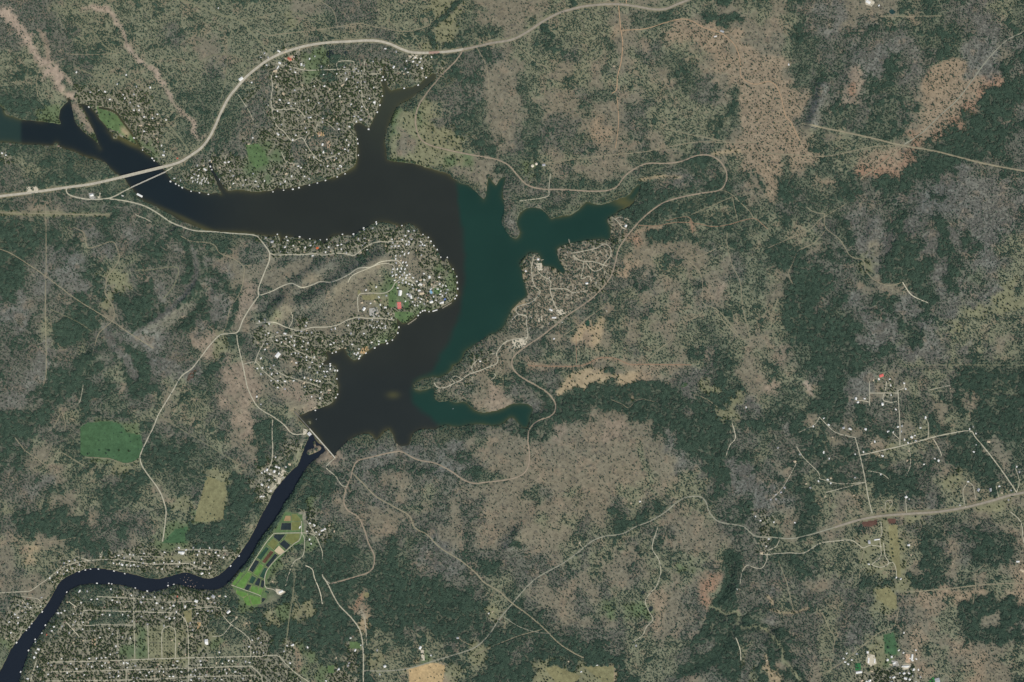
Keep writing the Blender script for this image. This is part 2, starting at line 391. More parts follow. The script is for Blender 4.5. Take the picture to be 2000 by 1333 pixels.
for s, ch in [
 ('1025,505 1050,497 1060,520 1085,532 1100,541 1110,520 1092,500 1092,488 1120,478 1188,472 1196,485 1190,530 1160,572 1110,608 1060,640 1000,645 994,625 1030,585 1022,540', 'e'), ('1190,432 1205,420 1230,428 1225,450 1205,470 1195,460', 'e'), ('850,752 890,735 930,715 965,705 985,665 1020,655 1028,672 985,690 975,712 930,735 880,760 855,765', 'e'),
 ('158,834 170,826 215,822 235,828 250,845 276,850 280,870 272,898 255,905 240,904 215,895 175,893 158,890', 'f'),
 ('404,930 445,945 440,990 437,1016 380,1020 384,1000', 'h'), ('342,1034 368,1028 366,1061 318,1060', 'f'),
 ('445,948 485,962 496,988 490,1000 440,1016', 'D'), ('372,1025 475,1015 468,1045 455,1060 365,1061', 'D'),
 ('800,1304 850,1294 870,1300 864,1340 800,1340', 'x'), ('1065,1306 1085,1300 1135,1320 1120,1340 1090,1340', 'h'),
 ('1140,1302 1200,1300 1199,1340 1185,1340', 'h'), ('1710,1152 1735,1147 1752,1165 1752,1190 1740,1190 1712,1170', 'h'),
 ('1725,1240 1745,1235 1752,1260 1750,1280 1728,1277', 'f'), ('1735,1026 1752,1026 1757,1085 1760,1128 1751,1128 1745,1100 1738,1085', 'h'),
 ('1683,1020 1712,1015 1713,1027 1685,1030', 'z'), ('1733,1013 1750,1012 1748,1024 1735,1023', 'z'),
 ('770,225 812,215 820,265 860,295 885,300 890,320 860,328 800,315 764,310 764,270', 'l'), ('775,250 800,255 815,285 800,305 780,300', 'b'),
 ('770,215 785,208 785,225 765,270 758,290 762,250', 'n'), ('868,304 890,300 888,325 870,330', 'n'),
 ('762,555 776,552 775,570 773,602 760,600 758,585', 'c'), ('846,563 862,563 860,575 848,576', 'c'), ('707,578 735,575 733,588 709,588', 'h'),
 ('790,590 800,590 798,603 788,603', 'c'), ('770,610 795,608 808,612 798,625 785,630 772,620', 'c'), ('700,568 706,568 704,578 700,577', 'h'),
 ('480,284 505,280 520,300 525,320 500,330 485,310', 'c'), ('860,510 872,520 868,530 840,522', 'n'),
 ('188,207 205,214 228,224 245,246 268,282 255,276 235,262 210,250 195,235', 'c'), ('238,248 250,262 248,272 236,262', 't'),
 ('268,266 285,275 310,297 310,305 295,302 275,280', 'n'), ('92,215 118,205 120,238 90,236 70,232', 'n'),
 ('1722,500 1745,480 1765,495 1772,515 1765,535 1740,548 1718,545 1710,520', 'D'),
 ('1892,1160 1945,1155 1940,1185 1920,1200 1915,1232 1960,1225 2000,1228 2000,1248 1895,1252', 'D'),
 ('1950,1165 1985,1158 1985,1220 1960,1222', 'D'), ('1920,1205 1945,1192 1955,1222 1918,1230', 'b'),
 ('1855,850 1888,845 1940,915 1930,930 1920,950 1905,920 1850,910', 'D'), ('1815,805 1828,800 1830,850 1813,852', 'D'),
 ('1350,800 1360,760 1395,775 1405,860 1425,930 1420,965 1390,920 1370,880 1362,830', 'D'),
 ('1075,795 1120,760 1180,748 1280,745 1335,770 1345,800 1300,800 1240,775 1180,765 1110,812 1080,812', 'D'),
 ('40,1063 62,1063 60,1085 40,1090', 'o'), ('267,1215 285,1222 288,1287 266,1287', 'n'), ('288,1225 345,1230 343,1286 290,1287', 'l'),
 ('240,1257 263,1259 264,1285 233,1287', 'n'), ('358,1195 376,1190 375,1215 365,1217', 'h'), ('455,1212 475,1200 490,1230 480,1240', 'm'),
 ('683,1254 705,1254 704,1268 684,1268', 'c'), ('590,1180 612,1172 618,1195 602,1207 592,1200', 'l'), ('710,1158 722,1157 720,1168 708,1166', 'h'),
 ('540,1180 565,1178 562,1210 545,1215 535,1200', 'n'), ('641,1300 654,1300 653,1315 641,1314', 'c'),
 ('452,1143 470,1120 490,1105 520,1060 536,1044 556,1000 590,1005 596,1060 570,1068 530,1110 518,1140 522,1170 500,1186 470,1172', 'c'),
 ('596,1045 615,1048 622,1068 600,1080 593,1088', 'n'), ('300,1085 400,1085 400,1096 300,1095', 'l'),
 ('1690,1030 1718,1028 1718,1055 1692,1052', 'm'), ('0,202 12,208 12,222 0,225', 'n'),
 ('1560,115 1500,160 1520,230 1560,270 1560,300 1500,310 1520,380 1470,330 1450,290 1440,100 1420,60 1300,50 1320,35 1440,60 1480,110', 'o'),
 ('1825,130 1850,118 1890,115 1885,175 1840,215 1810,220 1800,180 1805,150', 'o')]:
    paint_poly(s, ch)
# wooded shores and mown highway verges are added below once water and roads exist
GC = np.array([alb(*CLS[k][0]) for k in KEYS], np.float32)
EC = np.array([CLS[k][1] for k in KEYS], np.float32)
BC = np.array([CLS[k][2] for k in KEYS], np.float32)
def blur(a, r):
    for ax in (0, 1):
        p = np.concatenate([np.repeat(a.take([0], ax), r + 1, ax), a, np.repeat(a.take([-1], ax), r, ax)], ax)
        c = np.cumsum(p, ax, dtype=np.float64)
        n = a.shape[ax]; sl = lambda i: (slice(i, i + n),) if ax == 0 else (slice(None), slice(i, i + n))
        a = ((c[sl(2 * r + 1)] - c[sl(0)]) / (2 * r + 1)).astype(np.float32)
    return a
# natural cover blends from one kind into the next; mown, ploughed and built edges stay crisp
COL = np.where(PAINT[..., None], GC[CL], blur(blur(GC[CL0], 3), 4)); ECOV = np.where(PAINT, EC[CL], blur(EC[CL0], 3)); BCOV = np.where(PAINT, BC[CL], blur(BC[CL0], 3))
soft = PAINT & np.isin(CL, [KEYS.index(c) for c in 'Ddkgmbporqytaeln'])
near = blur(soft.astype(np.float32), 3) > .02
COL = np.where(near[..., None], blur(blur(COL, 2), 3), COL); ECOV = np.where(near, blur(ECOV, 2), ECOV)

# ------------------------------------------------------------------ water outlines
LAKE = pts("""-120,200 -40,198 0,206 10,222 25,228 45,234 75,237 100,240 118,242 115,230 118,215 125,205 133,198 130,190 137,193 141,210 146,235 160,255 180,270 190,280 197,291
 190,275 182,255 172,235 160,210 154,203 160,202 172,206 185,218 196,234 207,248 216,258 235,267 258,279 271,285 285,298 300,310 315,325 326,338 335,352 345,358 355,365 370,372 390,375 410,378 425,376 432,380
 428,370 420,350 412,335 407,318 411,316 418,333 428,350 436,362 445,372 465,371 490,374 515,374 535,371 540,364 546,368 555,369 575,365 600,361 620,356 640,350 655,345 670,338 685,330 694,320 697,300 697,280 695,260 690,246 700,240 712,245 720,250
 728,235 735,220 740,205 745,190 748,175 744,160 746,148 749,128 752,128 752,150 757,165 762,176 785,172 805,170 822,162 830,152 838,150 846,142 852,150 845,160 830,172 815,182 800,195 780,205 770,220 762,240 755,255 752,275 755,295 757,312 770,315
 790,318 815,322 840,330 860,335 875,340 890,352 900,358 915,362 925,370 935,380 945,390 950,376 952,355 955,345 960,352 968,362 975,352 983,345 988,345 984,365 982,380 985,400 985,415 980,430 985,445 992,456 1000,465 1010,465 1015,455 1010,440 1012,425
 1020,412 1035,406 1055,408 1065,415 1078,428 1085,425 1100,422 1115,420 1130,410 1145,395 1165,400 1185,398 1205,390 1225,383 1235,372 1245,362 1252,362 1248,375 1240,392 1232,402 1215,410 1200,420 1186,430 1192,445 1193,462 1187,470 1175,467 1150,470
 1120,475 1100,480 1089,488 1090,500 1096,515 1105,530 1100,537 1090,528 1075,522 1060,520 1056,505 1050,496 1035,495 1025,503 1016,515 1020,535 1023,550 1030,570 1027,582 1015,590 1001,605 991,622 985,637 972,650 955,656 940,665 930,672 920,680 908,690
 905,700 895,712 885,715 880,726 860,738 845,737 825,742 808,752 812,762 835,761 846,757 850,765 848,775 858,785 875,783 890,787 905,785 915,790 925,800 945,806 965,803 985,797 1000,789 1012,788 1032,790 1042,800 1036,815 1033,832 1025,838 1015,830 1000,816 985,827 965,833
 945,830 920,830 905,833 890,834 870,832 858,835 850,840 835,838 820,840 805,850 800,868 785,872 772,865 768,852 760,840 750,845 742,855 735,860 725,850 715,848 700,850 690,855 680,862 665,875 656,886 652,890 630,865 608,840 596,827 585,815 588,811 600,806 615,800 632,795 648,788
 653,780 658,768 660,755 655,740 657,722 650,714 628,712 639,700 635,690 640,685 648,688 660,684 672,680 680,694 692,704 705,697 713,690 725,682 740,674 755,668 770,660 774,652 777,643 775,633 776,621 785,632 800,627 815,615 825,605 835,607 850,604 862,600 878,592 885,585
 892,575 891,560 890,540 883,525 876,512 872,503 868,512 860,505 855,492 845,480 835,465 821,457 818,450 805,440 795,438 785,445 775,441 757,436 735,435 725,440 712,447 702,452 690,460 668,460 652,461 640,470 632,477 625,470 600,468 575,464 556,465 548,476 547,466 544,460
 530,463 520,462 500,458 480,456 440,455 410,452 380,442 350,430 330,418 300,402 275,390 263,376 256,369 250,362 245,352 236,346 222,337 212,325 200,315 170,308 145,297 115,288 90,284 55,283 25,280 0,278 -40,276 -120,270""")
RIVER = pts("""606,848 597,868 588,890 580,910 562,927 546,945 533,962 525,980 514,1000 504,1020 490,1048 474,1073 458,1094 440,1113 422,1126 405,1130 385,1125 365,1118 340,1123 315,1130 290,1130 270,1125 235,1117 205,1112 175,1110 150,1117 130,1127 116,1137 108,1150 98,1170 80,1195 55,1225
 35,1250 20,1270 8,1295 -6,1320 -30,1360 -60,1440 -10,1440 20,1370 36,1333 41,1318 50,1290 60,1265 75,1245 90,1222 110,1195 122,1175 130,1160 145,1148 170,1142 200,1142 240,1144 265,1152 290,1157 320,1152 345,1143 375,1150 400,1153 425,1152 441,1143 455,1130 470,1112 485,1093 500,1068
 515,1045 530,1025 545,1003 555,985 570,963 580,945 592,925 602,910 612,900 622,894 628,888 636,880 632,872 618,862 612,850""")
CANAL = smooth_line(pts('194,211 212,214 228,222 241,240 256,260 272,286'), 4)
LAKE_S = smooth_line(LAKE, 5, True); RIVER_S = smooth_line(RIVER, 5, True)
inl = poly_mask(LAKE_S); inr = poly_mask(RIVER_S)
NSH = (vnoise(5, 21, 2) - .5) * 2.2
dl = line_dist(LAKE_S, 70, True) * np.where(inl, -1, 1) + NSH       # signed distance to lake shore, px
dcan = line_dist(CANAL, 20) - 2.0
dl = np.minimum(dl, dcan)
dr = line_dist(RIVER_S, 70, True) * np.where(inr, -1, 1) + NSH
isl = np.minimum(line_dist(pts('604,884 612,881 622,876'), 20) - 4.6, line_dist(pts('613,864 616,874'), 20) - 1.6)     # pink granite island under the dam
islet = np.minimum(np.hypot(XX - 109, YY - 283) - 4, np.minimum(np.hypot(XX - 225, YY - 267) - 5, np.hypot(XX - 604, YY - 826) - 3.5))
dr = np.maximum(dr, -isl); dl = np.maximum(dl, -islet)
LAKEZ, RIVZ = 0.0, -12.0
DAM_A, DAM_B = (577, 806), (654, 894)
def prof(d, top, run):           # bank profile, d in px
    return np.where(d < 0, np.maximum(d * 0.9, -6.0), top * (1 - np.exp(-np.maximum(d, 0) / run)))
hl = LAKEZ + prof(dl, 16, 22) + np.clip(dl, 0, 1) * 0.8
hr = RIVZ + prof(dr, 30, 9) + np.clip(dr, 0, 1) * 0.8
H = np.minimum(hl, hr)
away = smoothstep(3, 60, np.minimum(dl, dr))
rel = (vnoise(230, 51, 2) - .45) * 60 + (vnoise(70, 52, 3) - .5) * 26
rot = vnoise(26, 53, 2) - .5
gul = 0                                        # eroded ridges and gullies
for c_, a_, sd_ in ((110, 30, 54), (52, 17, 55), (24, 7, 56)):
    gul = gul + a_ * (np.abs(2 * vnoise(c_, sd_, 2) - 1) - .28)
rough = blur(np.where(np.isin(CL0, [KEYS.index(c) for c in 'Dkgd']), 1.25, np.where(np.isin(CL0, [KEYS.index(c) for c in 'snlf']), .3, .7)).astype(np.float32), 14)
damd = np.hypot(XX - 615, YY - 850); away = away * smoothstep(25, 70, damd)
H = H + away * np.maximum(rel + 12, -6) + smoothstep(4, 25, np.minimum(dl, dr)) * rot * 7 + smoothstep(5, 45, np.minimum(dl, dr)) * gul * rough
def ridge(s, hgt, wd):
    global H
    d = line_dist(smooth_line(pts(s), 5), wd * 3)
    H = H + hgt * np.exp(-(d / wd) ** 2) * smoothstep(2, 20, np.minimum(dl, dr))
for s, hh, wd in [('560,600 600,590 640,568 690,535 740,508', 32, 13), ('520,640 545,600 600,540 640,515', 24, 12), ('540,615 552,590', 18, 9), ('992,1072 1012,1040', 20, 11), ('1712,430 1700,470', 16, 12), ('1805,640 1790,690', 16, 14),
  ('230,520 290,545 300,580 270,610', 40, 55), ('345,455 383,508 388,552 348,602 285,640', 26, 9), ('405,500 412,560 370,615 320,650', -14, 10), ('205,640 225,680 262,735', -14, 9), ('150,725 185,695 225,690', 12, 10), ('300,712 325,722', 12, 12), ('30,560 60,600 70,700', 30, 40),
  ('150,500 160,470', 25, 30), ('190,700 230,740', 22, 22), ('1605,170 1596,210 1582,250', 36, 10), ('1670,120 1672,170', 22, 18), ('1745,515 1750,500', 30, 32),
  ('1640,460 1690,500 1720,560', 24, 22), ('1830,430 1860,520', 30, 50), ('1420,1090 1425,1130 1400,1185 1440,1205 1500,1232', -34, 13),
  ('1500,1235 1528,1268 1566,1335', -30, 13), ('1430,1225 1415,1255 1390,1285 1340,1310', -18, 12), ('1290,870 1200,880 1120,860', 22, 70), ('430,740 470,790', 18, 26), ('540,770 560,790', 14, 20),
  ('690,960 720,1000 770,1060', 16, 30), ('1000,1050 1060,1010', 14, 28), ('1255,985 1310,1000 1330,975', -9, 12), ('1040,800 1180,765 1345,790 1400,880', -10, 14),
  ('700,900 780,940 850,930', 12, 20), ('960,1010 980,1060', -8, 12)]:
    ridge(s, hh, wd)
def flatten(mask_px, z, feather=6):
    global H
    w = smoothstep(feather, 0, mask_px); H = H * (1 - w) + z * w
# fish-hatchery terrace and bridge embankments
HATCH = pts('452,1143 470,1120 490,1103 520,1060 536,1043 550,1010 566,1000 596,1000 600,1045 588,1060 570,1068 545,1092 530,1110 520,1145 552,1150 560,1160 540,1172 500,1188 470,1176')
dh = line_dist(HATCH, 12, True) * np.where(poly_mask(HATCH), 0, 1)
HATZ = 6.0
flatten(dh, HATZ, 8)
def embank(P, z, wd=4, fe=9):
    global H
    d = line_dist(P, wd + fe)
    w = smoothstep(wd + fe, wd, d) * (np.minimum(dl, dr) > -0.5)
    H = np.where(w > 0, np.maximum(H, H * (1 - w) + z * w), H)
DD = line_dist([DAM_A, DAM_B], 12)
H = np.where((DD < 9) & (H > -5), np.minimum(H, np.maximum(-5, -5 + (DD - 4.5) * 3.2)), H)
embank(pts('236,347 215,352 195,357'), 8.0); embank(pts('326,325 345,319 362,311'), 8.0)
embank(pts('258,366 245,373'), 6.0, 2, 5); embank(pts('322,337 330,333'), 6.0, 2, 5)
# trees gather in gullies and on slopes turned from the sun; sunny ribs stay open
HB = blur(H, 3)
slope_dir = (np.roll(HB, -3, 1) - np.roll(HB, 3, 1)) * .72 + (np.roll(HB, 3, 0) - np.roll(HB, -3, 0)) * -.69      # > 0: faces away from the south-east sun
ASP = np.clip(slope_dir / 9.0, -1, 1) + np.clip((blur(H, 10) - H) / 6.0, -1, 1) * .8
TZ = H[::2, ::2]
def hz(px, py):
    """terrain height at a photograph pixel (bilinear on the terrain grid)"""
    x = np.clip((np.asarray(px, float) + MG) / 2, 0, TZ.shape[1] - 1.001); y = np.clip((np.asarray(py, float) + MG) / 2, 0, TZ.shape[0] - 1.001)
    i = x.astype(int); j = y.astype(int); fx = x - i; fy = y - j
    return (TZ[j, i] * (1 - fx) * (1 - fy) + TZ[j, i + 1] * fx * (1 - fy) + TZ[j + 1, i] * (1 - fx) * fy + TZ[j + 1, i + 1] * fx * fy)
# ------------------------------------------------------------------ roads (photograph pixels), width in px
HWY = '-60,392 0,384 60,377 130,367 180,360 236,347 275,337 326,325 352,317 375,303 395,288 410,268 420,248 430,225 445,195 460,175 480,152 500,135 520,120 545,107 570,98 600,90 640,84 680,82 720,80 745,82 765,88 785,97 805,103 830,104 855,103 880,101 905,97'
HWY2 = '905,97 930,92 960,85 1000,78 1030,63 1060,43 1090,27 1120,18 1150,12 1200,9 1240,13 1275,19 1300,18 1325,8 1345,0 1375,-15 1420,-60'
ROADS = [  # name, surface, width, points
 ('highway', 'hwy', 4.7, HWY), ('highway', 'asph', 4.2, HWY2),
 ('highway', 'asph', 4.2, '1630,1030 1680,1015 1720,1008 1770,1004 1830,1000 1880,992 1930,980 1970,968 2000,962 2060,948'),
 ('road', 'gravel', 2.2, '130,368 133,379 150,386 175,390 205,389 222,385 245,373 258,366'), ('road', 'gravel', 2.2, '322,337 328,333 338,327'),
 ('road', 'gravel', 2.2, '215,389 250,394 280,402 300,412 320,425 335,435 360,445 380,451 420,453 450,456 480,458 500,461 510,470 520,483 527,495 526,510 520,525 512,545 505,565 506,578'),
 ('road', 'gravel', 1.7, '527,495 540,499 560,498 590,498 615,496 630,499 645,497 660,495 680,497 690,500 700,494 712,485 725,477 740,473 758,473 777,472 795,471'),
 ('road', 'gravel', 1.9, '506,578 530,570 550,560 570,554 590,562 610,557 625,551 650,551 680,538 700,525 725,522 745,512 770,509 780,512 787,522'),
 ('road', 'gravel', 1.4, '787,535 800,545 815,560'), ('road', 'gravel', 1.3, '680,552 690,538 720,525 745,516 765,517 771,525 772,540'),
 ('road', 'gravel', 1.8, '500,632 535,630 560,640 585,646 610,640 640,639 660,635 680,625 700,620 715,622 745,622 770,626'),
 ('road', 'gravel', 1.5, '700,610 700,578 720,573 750,573 765,565 772,553 785,545 805,550'), ('road', 'gravel', 1.2, '570,610 572,625 565,640'),
 ('road', 'gravel', 1.2, '846,558 858,559 865,563'), ('road', 'gravel', 1.2, '810,592 822,587 832,585'),
 ('road', 'gravel', 1.9, '506,578 490,600 475,625 465,648 450,652 430,655 410,675 395,695 375,720 355,735 340,760 325,785 310,810 300,835 290,855 278,880 274,893 278,910 290,928 305,948 315,965 322,985 325,1000 322,1030 318,1058'),
 ('road', 'gravel', 1.8, '463,655 465,672 475,715 480,740 485,760 497,785 510,800 535,815 555,830 568,845 580,849 598,847'),
 ('road', 'gravel', 1.3, '498,712 505,690 520,665 535,658 570,655 600,661'), ('road', 'gravel', 1.3, '475,712 500,708 515,725 545,750 553,758'),
 ('road', 'gravel', 1.2, '555,670 570,680 600,695 620,703'), ('road', 'gravel', 1.2, '535,720 555,733 585,743 610,750 625,757'),
 ('road', 'gravel', 1.6, '533,820 532,850 533,880 530,905 522,920'), ('road', 'gravel', 1.4, '527,926 540,932 546,940 528,958 522,968'),
 ('road', 'gravel', 1.4, '653,896 640,908 638,915 655,930 668,948 678,950'),
 ('park_road', 'park', 2.6, '905,98 890,120 870,140 850,162 832,185 818,207 812,230 813,250 820,270 835,282 860,290 890,297 920,303 950,308 975,314 995,325 1010,342 1030,362 1060,370 1100,371 1150,374 1185,373 1205,365 1220,345 1240,330 1265,320 1300,320 1330,316 1360,305 1385,304 1405,315 1418,335 1418,355 1405,372 1370,378 1330,386 1300,395 1275,410 1250,432 1230,455 1215,475 1207,490 1200,520 1190,545 1165,575 1140,595 1110,615 1085,635 1060,655 1035,672 1010,690 1000,705 1003,722 1020,738 1045,752 1070,768 1083,785 1085,800 1075,813 1050,823 1035,838 1031,860 1034,890 1030,915 1015,930 985,938 950,942 925,944 905,937 880,920 850,905 815,898 785,883 765,884 730,892 700,900 690,915 686,932 680,945 675,960 672,980 680,997 700,1010 712,1035 720,1060 731,1085 730,1105 720,1118 690,1128 655,1138 648,1140'),
 ('road', 'gravel', 2.2, '630,1125 640,1140 655,1170 665,1185 685,1205 700,1225 707,1245 710,1280 710,1333 710,1360'),
 ('road', 'grey', 2.1, '710,1310 760,1310 800,1305 850,1290 900,1275 930,1263 955,1240 975,1210 1000,1180 1030,1145 1055,1125 1100,1100 1130,1078 1155,1058 1180,1048 1215,1043 1240,1030 1270,1018 1300,1000 1320,983 1340,972 1365,970 1378,980 1385,1000 1400,1017 1420,1023 1450,1028 1465,1040 1478,1048 1510,1050 1545,1052 1580,1045 1630,1030'),
 ('track', 'tan', 2.1, '690,925 710,945 735,970 770,990 800,1008 810,1030 835,1045 860,1070 900,1095 930,1120 945,1137 975,1155 1000,1178 1030,1200 1060,1225 1090,1255 1120,1275 1140,1285'),
 ('track', 'grey', 1.3, '985,1205 1010,1222 1040,1233 1075,1238'), ('track', 'tan', 1.2, '925,1280 980,1255 1020,1240 1065,1228'),
 ('track', 'gravel', 1.3, '1285,1030 1275,1060 1275,1075 1287,1095 1290,1120 1282,1145 1270,1158 1260,1175 1268,1195 1275,1210 1262,1225 1255,1240 1235,1255'),
 ('track', 'gravel', 1.4, '1485,1083 1500,1083 1540,1080 1570,1080 1600,1062 1630,1057 1660,1055 1675,1063 1685,1070 1700,1065 1722,1068'),
 ('track', 'gravel', 1.3, '1720,1020 1722,1040 1718,1055 1720,1085 1705,1100 1702,1103 1720,1108 1735,1100 1728,1085 1725,1060'), ('track', 'gravel', 1.2, '1735,1100 1745,1100 1750,1115 1750,1125'),
 ('track', 'gravel', 1.2, '1500,1075 1515,1068 1522,1055'), ('track', 'gravel', 1.2, '1470,1108 1487,1110 1497,1095 1498,1080'), ('track', 'gravel', 1.1, '1445,1140 1450,1115 1460,1104 1470,1108'),
 ('track', 'tan', 1.5, '1610,1315 1650,1290 1680,1265 1707,1243 1725,1232 1745,1225 1750,1210 1755,1190'), ('track', 'tan', 2.0, '1765,1157 1830,1152 1870,1148 1910,1143 1960,1140 2050,1138'),
 ('track', 'tan', 1.2, '1905,1143 1905,1120 1920,1105'), ('track', 'tan', 1.2, '1905,1145 1900,1180'), ('track', 'gravel', 1.3, '1973,1000 1993,1020 1998,1055 2005,1090'),
 ('track', 'tan', 1.1, '1520,1095 1535,1135 1545,1175 1550,1193'), ('track', 'tan', 1.1, '1605,1195 1620,1230 1630,1243 1625,1275'), ('track', 'tan', 1.3, '1762,1266 1780,1275 1786,1300 1790,1320 1795,1340'),
 ('track', 'tan', 1.2, '1810,1330 1825,1318 1845,1316 1862,1330'), ('track', 'tan', 1.2, '1680,1100 1685,1080 1687,1070'), ('track', 'tan', 1.1, '1678,1130 1680,1115 1690,1110'),
 ('street', 'gravel', 1.6, '1698,768 1753,768'), ('street', 'gravel', 1.3, '1698,745 1698,792'), ('street', 'gravel', 1.6, '1753,762 1757,830 1757,870'),
 ('street', 'gravel', 1.9, '1678,890 1757,872 1812,857 1850,848 1893,842 1905,855 1930,885 1960,925 1985,962'), ('street', 'gravel', 1.5, '1670,855 1680,893 1688,930 1695,970 1703,1003'),
 ('street', 'gravel', 1.2, '1670,855 1640,848 1625,840 1600,815'), ('street', 'gravel', 1.2, '1812,857 1813,830 1807,815'), ('street', 'white', 1.1, '1728,767 1731,745'), ('street', 'white', 1.0, '1725,770 1725,782 1740,786 1752,784'),
 ('street', 'white', 1.1, '1753,763 1765,758 1765,750'), ('street', 'white', 1.0, '1743,846 1755,857'), ('street', 'gravel', 1.0, '1815,762 1855,753'), ('street', 'gravel', 1.0, '1613,962 1690,942'), ('street', 'gravel', 1.1, '1555,872 1570,895 1597,922 1600,935'),
 ('street', 'white', 1.0, '1823,858 1835,880 1838,890'), ('street', 'white', 1.0, '1698,786 1685,783 1672,782'), ('street', 'gravel', 1.0, '1728,995 1730,980 1740,978 1742,985 1735,995'),
 ('track', 'olive', 0.9, '1800,713 2050,714'), ('track', 'tan', 1.3, '90,400 91,500 90,600 92,720 85,755'), ('track', 'tan', 1.6, '-60,465 0,487 30,500 90,540 150,585 220,628 260,655 300,680'),
 ('track', 'tan', 1.8, '-60,416 0,416 100,418 180,420 215,420'), ('track', 'tan', 1.5, '145,445 165,455 170,475 175,485 190,482 220,473 230,485 235,505 225,525 212,540 208,560 207,575 222,600 222,625 195,650 185,680 183,695'),
 ('track', 'olive', 1.4, '265,530 300,527 340,522 350,530 340,560 320,585'), ('track', 'tan', 1.3, '355,462 375,472 400,474 420,480 430,495 455,505 475,520 477,535 470,570 450,605 443,635 435,650'), ('track', 'tan', 1.1, '475,520 500,518'),
 ('track', 'olive', 1.0, '100,605 150,628 180,648'), ('track', 'gravel', 1.2, '265,420 285,428 297,435'), ('track', 'gravel', 1.0, '153,790 158,780 163,752'), ('track', 'tan', 1.0, '127,840 128,825 120,808 105,835 95,843'),
 ('track', 'tan', 1.3, '30,855 50,880 75,897 88,908 102,905 110,888 122,885 140,895 165,910'), ('track', 'olive', 1.0, '310,810 340,830 400,865 440,890 470,908'), ('track', 'tan', 1.1, '168,893 200,895 215,896 240,905 260,903 272,895'),
 ('road', 'olive', 2.4, '340,-12 350,0 380,10 420,27 465,40 490,62 510,85 530,107'), ('track', 'olive', 1.3, '460,40 480,38 520,34'), ('track', 'olive', 1.0, '120,0 150,25 180,45'), ('track', 'tan', 1.1, '75,190 72,160 80,135 100,125 130,115'),
 ('track', 'olive', 1.0, '270,80 300,78 310,90'), ('track', 'olive', 1.0, '330,110 380,128 410,148'), ('track', 'olive', 1.0, '455,45 448,85 430,115 415,130'), ('track', 'tan', 1.0, '130,106 180,108 235,104'),
 ('street', 'olive', 1.6, '145,132 170,142 190,148 245,153 270,165 285,180 300,205 315,230 330,245 345,262 370,295'), ('street', 'olive', 1.4, '195,185 220,190 240,203 255,215'),
 ('street', 'gravel', 1.5, '530,148 533,172 530,190 532,215 540,245 555,258 570,275 590,270 600,285 610,300 625,315 640,310 655,305'), ('street', 'gravel', 1.2, '532,215 560,215 580,213 597,230'),
 ('street', 'gravel', 1.3, '540,125 575,133 600,138 640,137 690,137 700,145 740,145'), ('street', 'gravel', 1.2, '660,137 660,122 690,121 692,137'), ('street', 'gravel', 1.2, '712,142 712,122 716,118'), ('street', 'gravel', 1.4, '705,145 707,180 708,200 715,215'),
 ('street', 'gravel', 1.2, '550,298 558,315 568,320 583,321'), ('street', 'gravel', 1.0, '595,275 605,258'), ('street', 'gravel', 1.0, '620,243 616,258 625,263'), ('track', 'gravel', 1.0, '465,185 485,215 495,235'), ('street', 'gravel', 1.1, '655,255 645,245 635,240'),
 ('track', 'tan', 1.4, '500,60 525,70 550,67 600,62 650,55 700,47 730,53 770,60'), ('track', 'olive', 1.0, '760,20 758,55'), ('track', 'tan', 1.0, '500,35 520,32 540,25'),
 ('track', 'olive', 1.2, '180,60 210,95 240,104'), ('track', 'olive', 1.1, '560,20 600,35 640,52'), ('track', 'olive', 1.0, '240,160 262,150 290,128 330,110'), ('track', 'olive', 1.0, '400,0 430,30'), ('track', 'tan', 1.0, '620,0 650,20 660,55'), ('track', 'tan', 1.1, '770,60 800,62 840,50'), ('track', 'tan', 1.1, '930,92 950,130 955,180'), ('track', 'tan', 1.0, '1000,78 1050,125'),
 ('track', 'olive', 1.0, '380,128 420,108 470,110'), ('track', 'olive', 1.1, '445,110 440,160 430,200'), ('track', 'tan', 1.1, '1290,250 1340,262 1430,280'), ('track', 'tan', 1.0, '1330,60 1360,110 1400,140 1447,150'), ('track', 'tan', 1.1, '1545,240 1520,260 1500,300'), ('track', 'tan', 1.0, '1440,430 1430,385'),
 ('street', 'gravel', 1.0, '1905,975 1900,950 1890,941'), ('street', 'gravel', 1.0, '1950,972 1945,950'), ('street', 'gravel', 1.0, '1775,875 1778,905 1770,930'), ('street', 'gravel', 1.0, '1695,920 1720,925 1735,935'), ('street', 'gravel', 1.0, '1770,1002 1768,975'), ('street', 'gravel', 1.0, '1885,990 1880,960 1888,945'), ('street', 'gravel', 1.0, '1600,935 1640,945 1690,942'), ('street', 'gravel', 1.0, '1985,962 1990,940 1983,915'), ('street', 'gravel', 1.0, '1600,815 1590,830 1560,845'), ('street', 'gravel', 1.0, '1505,976 1530,950 1555,905'),
 ('track', 'pink', 2.0, '1225,-30 1223,8'), ('track', 'pink', 1.7, '1208,12 1212,55 1216,85 1213,120 1206,150 1204,175 1195,183'),
 ('track', 'pink', 1.4, '1215,60 1260,57 1300,45 1330,38 1350,42 1375,55 1405,65 1425,78 1438,95 1445,120 1447,150 1465,163 1480,165 1500,160 1515,168 1525,190 1533,225 1545,240 1555,262 1562,275'),
 ('track', 'pink', 1.2, '1205,190 1208,240 1202,290'), ('track', 'tan', 1.4, '1060,320 1100,315 1150,308 1200,303 1260,297 1320,285 1365,278 1430,280 1480,278'), ('track', 'tan', 1.0, '1050,125 1085,135 1130,135 1160,120 1180,105'),
 ('track', 'tan', 1.5, '1480,300 1530,302 1610,306 1660,297 1700,288 1750,284 1765,283'), ('track', 'grey', 1.7, '1765,283 1800,260 1840,222 1870,195 1900,155 1930,115 1965,80 2000,62 2060,20'), ('track', 'tan', 1.6, '1765,285 1740,305 1710,330 1680,350'),
